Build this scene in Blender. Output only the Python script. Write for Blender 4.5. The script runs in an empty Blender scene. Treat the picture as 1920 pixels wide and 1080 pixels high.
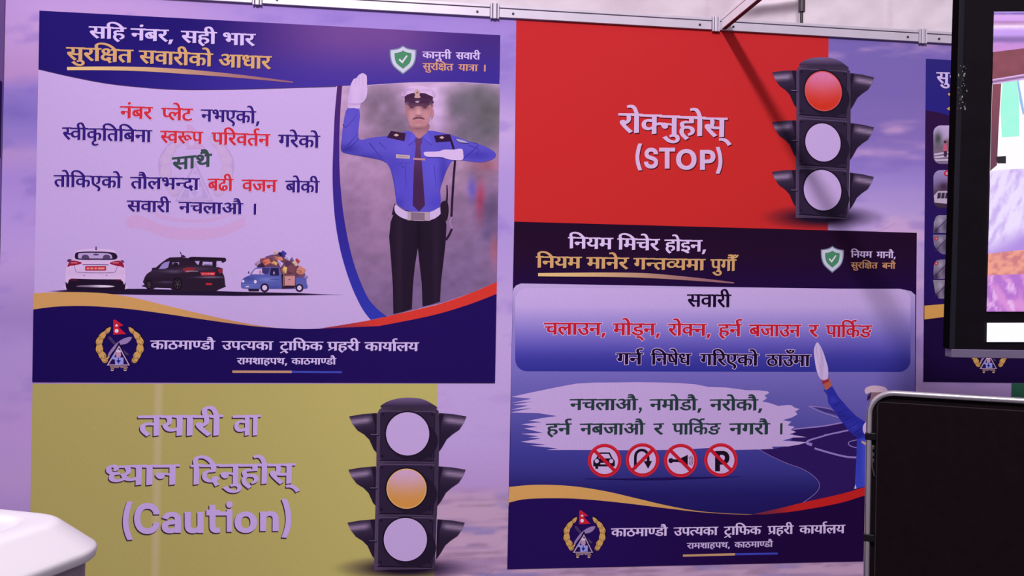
import bpy, bmesh, math, random
import numpy as np
from mathutils import Matrix, Vector
from mathutils.geometry import delaunay_2d_cdt

scene = bpy.context.scene
COL = scene.collection

# ------------------------------------------------------------------ camera, sky, lamps, exposure
FPX = 1600.0
CAM = np.array([0.0, -3.7, 1.3])
_y, _p, _r = np.radians([7.479, 0.6041, 0.8762])
FW = np.array([np.sin(_y) * np.cos(_p), np.cos(_y) * np.cos(_p), np.sin(_p)])
RT = np.cross(FW, [0, 0, 1]); RT /= np.linalg.norm(RT)
UP = np.cross(RT, FW)
RT, UP = np.cos(_r) * RT + np.sin(_r) * UP, -np.sin(_r) * RT + np.cos(_r) * UP
cam_data = bpy.data.cameras.new('camera')
cam_data.sensor_width = 36.0
cam_data.lens = 36.0 * FPX / 1920.0
cam = bpy.data.objects.new('camera', cam_data)
COL.objects.link(cam)
_m = Matrix.Identity(4)
for _i in range(3):
    _m[_i][0], _m[_i][1], _m[_i][2], _m[_i][3] = RT[_i], UP[_i], -FW[_i], CAM[_i]
cam.matrix_world = _m
scene.camera = cam

scene.view_settings.view_transform = 'Standard'
scene.view_settings.look = 'None'
scene.view_settings.exposure = 0.0
scene.view_settings.gamma = 1.0
scene.view_settings.use_curve_mapping = False

world = bpy.data.worlds.new('tent_daylight')
scene.world = world
world.use_nodes = True
_nt = world.node_tree
_bg = _nt.nodes['Background']
_geo = _nt.nodes.new('ShaderNodeTexCoord')
_sep = _nt.nodes.new('ShaderNodeSeparateXYZ')
_rmp = _nt.nodes.new('ShaderNodeValToRGB')
_rmp.color_ramp.elements[0].position = 0.36
_rmp.color_ramp.elements[0].color = (0.05, 0.04, 0.06, 1)
_rmp.color_ramp.elements[1].position = 0.75
_rmp.color_ramp.elements[1].color = (0.93, 0.86, 0.95, 1)
_mad = _nt.nodes.new('ShaderNodeMath'); _mad.operation = 'MULTIPLY_ADD'
_mad.inputs[1].default_value = 0.5; _mad.inputs[2].default_value = 0.5
_nt.links.new(_geo.outputs['Generated'], _sep.inputs[0])
_nt.links.new(_sep.outputs['Z'], _mad.inputs[0])
_nt.links.new(_mad.outputs[0], _rmp.inputs[0])
_nt.links.new(_rmp.outputs[0], _bg.inputs[0])
_bg.inputs[1].default_value = WORLD_STRENGTH = 0.86

# one bright hall lamp high on the left in front of the wall
lamp_data = bpy.data.lights.new('hall_lamp', 'AREA')
lamp_data.shape = 'DISK'
lamp_data.size = 0.5
lamp_data.energy = 625.0
lamp_data.color = (1.0, 0.96, 1.0)
lamp = bpy.data.objects.new('hall_lamp', lamp_data)
COL.objects.link(lamp)
lamp.location = (-1.26, -6.9, 6.8)
lamp.rotation_euler = (Vector((0.6, 0.0, 1.5)) - Vector(lamp.location)).to_track_quat('-Z', 'Y').to_euler()

# ------------------------------------------------------------------ numbers
def ray(px, py):
    px = np.asarray(px, float); py = np.asarray(py, float)
    return FW + np.multiply.outer((px - 960) / FPX, RT) + np.multiply.outer((540 - py) / FPX, UP)


class Plane:
    """A flat printed or lit surface standing in the place, point q with normal n towards the viewer."""
    def __init__(s, q, n, step=0.0003):
        s.q = np.array(q, float); s.n = np.array(n, float) / np.linalg.norm(n); s.step = step

    def at(s, px, py, layer=0):
        d = ray(px, py)
        t = ((s.q - CAM) @ s.n) / (d @ s.n)
        return CAM + d * t[..., None] + s.n * (layer * s.step)


WALL = Plane((0, -0.002, 0), (0, -1, 0))


def lin(c):
    c = np.clip(np.asarray(c, float) / 255.0, 0, 1)
    return np.where(c <= 0.04045, c / 12.92, ((c + 0.055) / 1.055) ** 2.4)


def L4(r, g, b):
    v = lin((r, g, b))
    return (float(v[0]), float(v[1]), float(v[2]), 1.0)


def mx(a, b, t):
    t = np.clip(np.asarray(t, float), 0, 1)[..., None]
    return np.asarray(a, float) * (1 - t) + np.asarray(b, float) * t


def ss(a, b, x):
    t = np.clip((x - a) / (b - a), 0, 1)
    return t * t * (3 - 2 * t)


def vnoise(x, y, seed=0):
    x = np.asarray(x, float); y = np.asarray(y, float)
    xi = np.floor(x).astype(np.int64); yi = np.floor(y).astype(np.int64)
    fx = x - xi; fy = y - yi
    fx = fx * fx * (3 - 2 * fx); fy = fy * fy * (3 - 2 * fy)

    def h(i, j):
        n = (i * 374761393 + j * 668265263 + seed * 974634777) & 0x7fffffff
        n = ((n ^ (n >> 13)) * 1274126177) & 0x7fffffff
        return ((n ^ (n >> 16)) & 0xffff) / 65535.0
    return (h(xi, yi) * (1 - fx) + h(xi + 1, yi) * fx) * (1 - fy) + (h(xi, yi + 1) * (1 - fx) + h(xi + 1, yi + 1) * fx) * fy


def fbm(x, y, seed=0, n=4):
    v = 0; a = 0.5
    for k in range(n):
        v = v + a * vnoise(x * 2 ** k, y * 2 ** k, seed + k); a *= 0.5
    return v / (1 - 0.5 ** n)


def ramp(stops):
    """vertical or other one-way colour ramp: [(t, rgb), ...]"""
    ts = [s[0] for s in stops]; cs = np.array([s[1] for s in stops], float)
    return lambda t: np.stack([np.interp(t, ts, cs[:, k]) for k in range(3)], -1)


def blobs(base, lst):
    def f(x, y):
        c = base(x, y)
        for cx, cy, rx, ry, col, a in lst:
            d = ((x - cx) / rx) ** 2 + ((y - cy) / ry) ** 2
            c = mx(c, col, a * np.exp(-d * 0.9))
        return c
    return f


def Z(ox, oy, s):
    """points read off an enlarged view: origin and scale"""
    return lambda pts: [(ox + x / s, oy + y / s) for x, y in pts]


def cat(pts, closed=True, n=6):
    """smooth curve through the points"""
    p = [np.array(q, float) for q in pts]; m = len(p); out = []
    for i in range(m if closed else m - 1):
        a, b, c, d = (p[(i + k) % m] if closed else p[min(max(i + k, 0), m - 1)] for k in (-1, 0, 1, 2))
        for j in range(n):
            t = j / n
            out.append(tuple(0.5 * (2 * b + (c - a) * t + (2 * a - 5 * b + 4 * c - d) * t * t + (3 * b - a - 3 * c + d) * t ** 3)))
    if not closed:
        out.append(tuple(p[-1]))
    return out


def stroke(pts, w0, w1=None, smooth=True, mid=None):
    """outline of a brush line of changing width along the points"""
    if smooth and len(pts) > 2:
        pts = cat(pts, False)
    p = np.array(pts, float)
    t = np.gradient(p, axis=0); t /= np.linalg.norm(t, axis=1)[:, None] + 1e-9
    nrm = np.stack([-t[:, 1], t[:, 0]], 1)
    u = np.linspace(0, 1, len(p))
    if mid is None:
        w = w0 + ((w1 if w1 is not None else w0) - w0) * u
    else:
        w = np.interp(u, [0, 0.5, 1], [w0, mid, w1])
    a = p + nrm * w[:, None] / 2; b = p - nrm * w[:, None] / 2
    return [tuple(q) for q in a] + [tuple(q) for q in b[::-1]]


def ell(cx, cy, rx, ry=None, n=40, rot=0.0):
    ry = ry or rx; c, s = math.cos(rot), math.sin(rot)
    return [(cx + rx * math.cos(a) * c - ry * math.sin(a) * s, cy + rx * math.cos(a) * s + ry * math.sin(a) * c)
            for a in (2 * math.pi * k / n for k in range(n))]


def rrect(x0, y0, x1, y1, r, n=8):
    out = []
    for cx, cy, a0 in ((x1 - r, y0 + r, -90), (x1 - r, y1 - r, 0), (x0 + r, y1 - r, 90), (x0 + r, y0 + r, 180)):
        for k in range(n + 1):
            a = math.radians(a0 + 90 * k / n); out.append((cx + r * math.cos(a), cy + r * math.sin(a)))
    return out


def inside(P, loops):
    w = np.zeros(len(P))
    for lp in loops:
        a = np.array(lp, float); b = np.roll(a, -1, 0)
        for s0 in range(0, len(a), 400):
            A, B = a[s0:s0 + 400], b[s0:s0 + 400]
            up_ = (A[None, :, 1] <= P[:, None, 1]) & (B[None, :, 1] > P[:, None, 1])
            dn_ = (A[None, :, 1] > P[:, None, 1]) & (B[None, :, 1] <= P[:, None, 1])
            cr = (B[None, :, 0] - A[None, :, 0]) * (P[:, None, 1] - A[None, :, 1]) - (P[:, None, 0] - A[None, :, 0]) * (B[None, :, 1] - A[None, :, 1])
            w += ((up_ & (cr > 0)).sum(1) - (dn_ & (cr < 0)).sum(1))
    return w


def fill(loops, step=None):
    """triangles filling the loops by winding; with step, also a grid of inner points"""
    V = []; E = []; lps = []
    for lp in loops:
        if step:
            q = []
            for i in range(len(lp)):
                a = np.array(lp[i], float); b = np.array(lp[(i + 1) % len(lp)], float)
                k = max(1, int(np.linalg.norm(b - a) / step))
                q += [tuple(a + (b - a) * j / k) for j in range(k)]
            lp = q
        lps.append(lp)
        n0 = len(V); m = len(lp)
        V += [(float(x), float(y)) for x, y in lp]
        E += [(n0 + i, n0 + (i + 1) % m) for i in range(m)]
    if step:
        a = np.array(V); lo = a.min(0); hi = a.max(0)
        gx, gy = np.meshgrid(np.arange(lo[0] + step * 0.37, hi[0], step), np.arange(lo[1] + step * 0.41, hi[1], step))
        g = np.stack([gx.ravel(), gy.ravel()], 1)
        if len(g):
            g = g[inside(g, lps) != 0]
            V += [tuple(q) for q in g.tolist()]
    r = delaunay_2d_cdt([Vector(v) for v in V], E, [], 0, 1e-5)
    vs = np.array([(v.x, v.y) for v in r[0]]); fs = [tuple(f) for f in r[2]]
    if not fs:
        return vs, []
    F = np.array([f[:3] for f in fs])
    w = inside(vs[F].mean(1), lps)
    return vs, [fs[i] for i in range(len(fs)) if w[i] != 0]


# ------------------------------------------------------------------ materials
def new_mat(name):
    m = bpy.data.materials.new(name); m.use_nodes = True
    nt = m.node_tree
    return m, nt, nt.nodes['Principled BSDF']


def node(nt, kind, **kw):
    n = nt.nodes.new(kind)
    for k, v in kw.items():
        if k in n.inputs:
            n.inputs[k].default_value = v
        else:
            setattr(n, k, v)
    return n


def simple(name, rgb, rough=0.5, metal=0.0, var=0.06, scale=30.0, bump=0.0, spec=0.5, bscale=None):
    m, nt, b = new_mat(name)
    tc = node(nt, 'ShaderNodeTexCoord')
    nz = node(nt, 'ShaderNodeTexNoise', Scale=scale, Detail=5.0)
    rp = node(nt, 'ShaderNodeValToRGB')
    c = np.array(L4(*rgb)[:3])
    rp.color_ramp.elements[0].position = 0.3; rp.color_ramp.elements[1].position = 0.7
    rp.color_ramp.elements[0].color = (*(c * (1 - var)), 1); rp.color_ramp.elements[1].color = (*np.minimum(c * (1 + var), 1), 1)
    nt.links.new(tc.outputs['Object'], nz.inputs['Vector'])
    nt.links.new(nz.outputs['Fac'], rp.inputs[0])
    nt.links.new(rp.outputs[0], b.inputs['Base Color'])
    b.inputs['Roughness'].default_value = rough; b.inputs['Metallic'].default_value = metal
    b.inputs['Specular IOR Level'].default_value = spec
    if bump:
        n2 = node(nt, 'ShaderNodeTexNoise', Scale=bscale or scale * 3, Detail=4.0)
        bp = node(nt, 'ShaderNodeBump', Strength=bump, Distance=0.003)
        nt.links.new(tc.outputs['Object'], n2.inputs['Vector'])
        nt.links.new(n2.outputs['Fac'], bp.inputs['Height'])
        nt.links.new(bp.outputs[0], b.inputs['Normal'])
    return m


def print_mat():
    m, nt, b = new_mat('printed_fabric')
    at = node(nt, 'ShaderNodeAttribute', attribute_name='Col')
    tc = node(nt, 'ShaderNodeTexCoord')
    mp = node(nt, 'ShaderNodeMapping'); mp.inputs['Scale'].default_value = (420, 420, 60)
    nz = node(nt, 'ShaderNodeTexNoise', Scale=1.0, Detail=2.0)
    mr = node(nt, 'ShaderNodeMapRange'); mr.inputs['To Min'].default_value = 0.93; mr.inputs['To Max'].default_value = 1.07
    ml = node(nt, 'ShaderNodeVectorMath', operation='SCALE')
    nt.links.new(tc.outputs['Object'], mp.inputs[0]); nt.links.new(mp.outputs[0], nz.inputs['Vector'])
    nt.links.new(nz.outputs['Fac'], mr.inputs[0])
    nt.links.new(at.outputs['Color'], ml.inputs[0]); nt.links.new(mr.outputs[0], ml.inputs['Scale'])
    nt.links.new(ml.outputs[0], b.inputs['Base Color'])
    b.inputs['Roughness'].default_value = 0.7
    b.inputs['Specular IOR Level'].default_value = 0.04
    return m


def screen_mat():
    m, nt, b = new_mat('lit_screen')
    at = node(nt, 'ShaderNodeAttribute', attribute_name='Col')
    nt.links.new(at.outputs['Color'], b.inputs['Emission Color'])
    b.inputs['Emission Strength'].default_value = 1.0
    b.inputs['Base Color'].default_value = (0.01, 0.01, 0.01, 1); b.inputs['Roughness'].default_value = 0.3
    return m


PRINT = print_mat()
SCREEN = screen_mat()
ALU = simple('aluminium', (200, 188, 204), 0.42, 0.25, 0.04, 12, spec=0.5)
ALU_DARK = simple('groove_shade', (104, 92, 112), 0.6)
BOLT = simple('bolt_steel', (62, 54, 66), 0.4, 0.6)
LAMINATE = simple('white_laminate', (205, 198, 208), 0.4)
CARPET = simple('grey_carpet', (96, 92, 100), 0.95, 0, 0.25, 90, 0.6)
PLASTIC = simple('white_plastic', (212, 204, 212), 0.42, 0, 0.03, 9, 0.05, bscale=25)
BLACK = simple('black_plastic', (13, 8, 15), 0.34, 0, 0.2, 20, spec=0.12)
FABRIC = simple('black_board', (12, 3, 7), 0.75, 0, 0.3, 60, 0.12, spec=0.06)
CHROME = simple('polished_steel', (196, 188, 196), 0.22, 0.95, 0.05, 15)
DULL = simple('dull_steel', (128, 116, 126), 0.4, 0.8, 0.12, 40)
TVEDGE = simple('grey_bezel', (112, 100, 128), 0.4, 0.3, 0.05, 20)
IRON = simple('dark_iron', (66, 56, 62), 0.5, 0.4)


# ------------------------------------------------------------------ objects
def tag(o, label=None, cat_=None, group=None, kind=None):
    if label: o['label'] = label
    if cat_: o['category'] = cat_
    if group: o['group'] = group
    if kind: o['kind'] = kind
    return o


def thing(name, loc, label, cat_, group=None):
    o = bpy.data.objects.new(name, None); COL.objects.link(o)
    o.empty_display_size = 0.1; o.location = loc
    return tag(o, label, cat_, group)


def origin(o):
    v = np.zeros(3)
    while o is not None:
        v = v + np.array(o.location); o = o.parent
    return v


def link_mesh(name, verts, faces, mat, parent=None, cols=None, label=None, smooth=False, loc=None):
    me = bpy.data.meshes.new(name)
    verts = np.asarray(verts, float)
    o = bpy.data.objects.new(name, me); COL.objects.link(o)
    if loc is not None:
        o.location = loc; verts = verts - np.array(loc)
    if parent is not None:
        o.parent = parent; verts = verts - origin(parent)
    me.from_pydata([tuple(map(float, v)) for v in verts], [], faces)
    if cols is not None:
        a = me.color_attributes.new('Col', 'FLOAT_COLOR', 'POINT')
        c4 = np.ones((len(verts), 4), np.float32); c4[:, :3] = cols
        a.data.foreach_set('color', c4.ravel())
    for p in me.polygons:
        p.use_smooth = smooth
    me.materials.append(mat)
    me.update()
    if label: o['label'] = label
    return o


class Print:
    """collects coloured shapes lying on one flat surface and links them as ONE mesh"""
    def __init__(s, plane=WALL):
        s.pl = plane; s.v = []; s.f = []; s.c = []; s.n = 0; s.k = 0

    def tris(s, P, F, col, layer):
        P = np.asarray(P, float)
        if len(P) == 0 or not len(F): return s
        layer = layer + 0.045 * (s.k % 5); s.k += 1      # keeps overlapping shapes of one sheet from sharing a depth
        C = col(P[:, 0], P[:, 1]) if callable(col) else np.tile(np.array(col, float), (len(P), 1))
        W = s.pl.at(P[:, 0], P[:, 1], layer)
        n = s.n
        for f in F:
            a, b, c = (W[i] for i in f[:3])
            if np.cross(b - a, c - a) @ s.pl.n < 0: f = tuple(reversed(f))
            s.f.append(tuple(i + n for i in f))
        s.v.append(W); s.c.append(lin(C)); s.n += len(P)
        return s

    def poly(s, pts, col, layer=1, step=None, holes=()):
        if callable(col) and step is None: step = 10
        P, F = fill([pts] + list(holes), step if callable(col) else None)
        return s.tris(P, F, col, layer)

    def line(s, pts, w, col, layer=1, w1=None, smooth=True, mid=None):
        return s.poly(stroke(pts, w, w1, smooth, mid), col, layer)

    def build(s, name, parent=None, label=None, mat=None):
        return link_mesh(name, np.concatenate(s.v), s.f, mat or PRINT, parent, np.concatenate(s.c), label)


class Solid:
    """collects boxes and tubes and links them as ONE mesh"""
    def __init__(s): s.v = []; s.f = []

    def box(s, x0, y0, z0, x1, y1, z1, bevel=0.0):
        if bevel:
            bm = bmesh.new(); bmesh.ops.create_cube(bm, size=1.0)
            for v in bm.verts:
                v.co = Vector(((x0 + x1) / 2 + v.co.x * (x1 - x0), (y0 + y1) / 2 + v.co.y * (y1 - y0), (z0 + z1) / 2 + v.co.z * (z1 - z0)))
            bmesh.ops.bevel(bm, geom=bm.edges[:], offset=bevel, segments=2, profile=0.5, affect='EDGES')
            return s.add_bm(bm)
        n = len(s.v)
        s.v += [(x, y, z) for x in (x0, x1) for y in (y0, y1) for z in (z0, z1)]
        s.f += [tuple(n + i for i in q) for q in ((0, 1, 3, 2), (4, 6, 7, 5), (0, 4, 5, 1), (2, 3, 7, 6), (0, 2, 6, 4), (1, 5, 7, 3))]
        return s

    def add_bm(s, bm):
        n = len(s.v); bm.verts.index_update()
        s.v += [tuple(v.co) for v in bm.verts]; s.f += [tuple(n + v.index for v in f.verts) for f in bm.faces]
        bm.free(); return s

    def tube(s, pts, r, n=12, closed=False):
        P = [Vector(p) for p in pts]; m = len(P); k0 = len(s.v)
        for i in range(m):
            a = P[(i - 1) % m] if closed or i else P[0]; b = P[(i + 1) % m] if closed or i < m - 1 else P[-1]
            t = (b - a).normalized(); up = Vector((0, 0, 1)) if abs(t.z) < 0.95 else Vector((0, 1, 0))
            if closed: up = Vector((0, 0, 1))
            e = t.cross(up).normalized(); g = e.cross(t)
            s.v += [tuple(P[i] + (e * math.cos(2 * math.pi * j / n) + g * math.sin(2 * math.pi * j / n)) * r) for j in range(n)]
        for i in range(m if closed else m - 1):
            for j in range(n):
                a, b = k0 + i * n, k0 + ((i + 1) % m) * n
                s.f.append((a + j, a + (j + 1) % n, b + (j + 1) % n, b + j))
        if not closed:
            s.f.append(tuple(k0 + j for j in range(n))[::-1]); s.f.append(tuple(k0 + (m - 1) * n + j for j in range(n)))
        return s

    def prism(s, pts, z0, z1):
        n = len(s.v); m = len(pts)
        s.v += [(x, y, z0) for x, y in pts] + [(x, y, z1) for x, y in pts]
        s.f += [tuple(n + i for i in range(m))[::-1], tuple(n + m + i for i in range(m))]
        s.f += [(n + i, n + (i + 1) % m, n + m + (i + 1) % m, n + m + i) for i in range(m)]
        return s

    def build(s, name, mat, parent=None, label=None, smooth=False, loc=None, M=None):
        v = np.array(s.v, float)
        if M is not None: v = v @ np.array(M)[:3, :3].T + np.array(M)[:3, 3]
        o = link_mesh(name, v, s.f, mat, parent, None, label, smooth, loc)
        if smooth:
            try: o.data.set_sharp_from_angle(angle=math.radians(40))
            except Exception: pass
        return o

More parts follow.
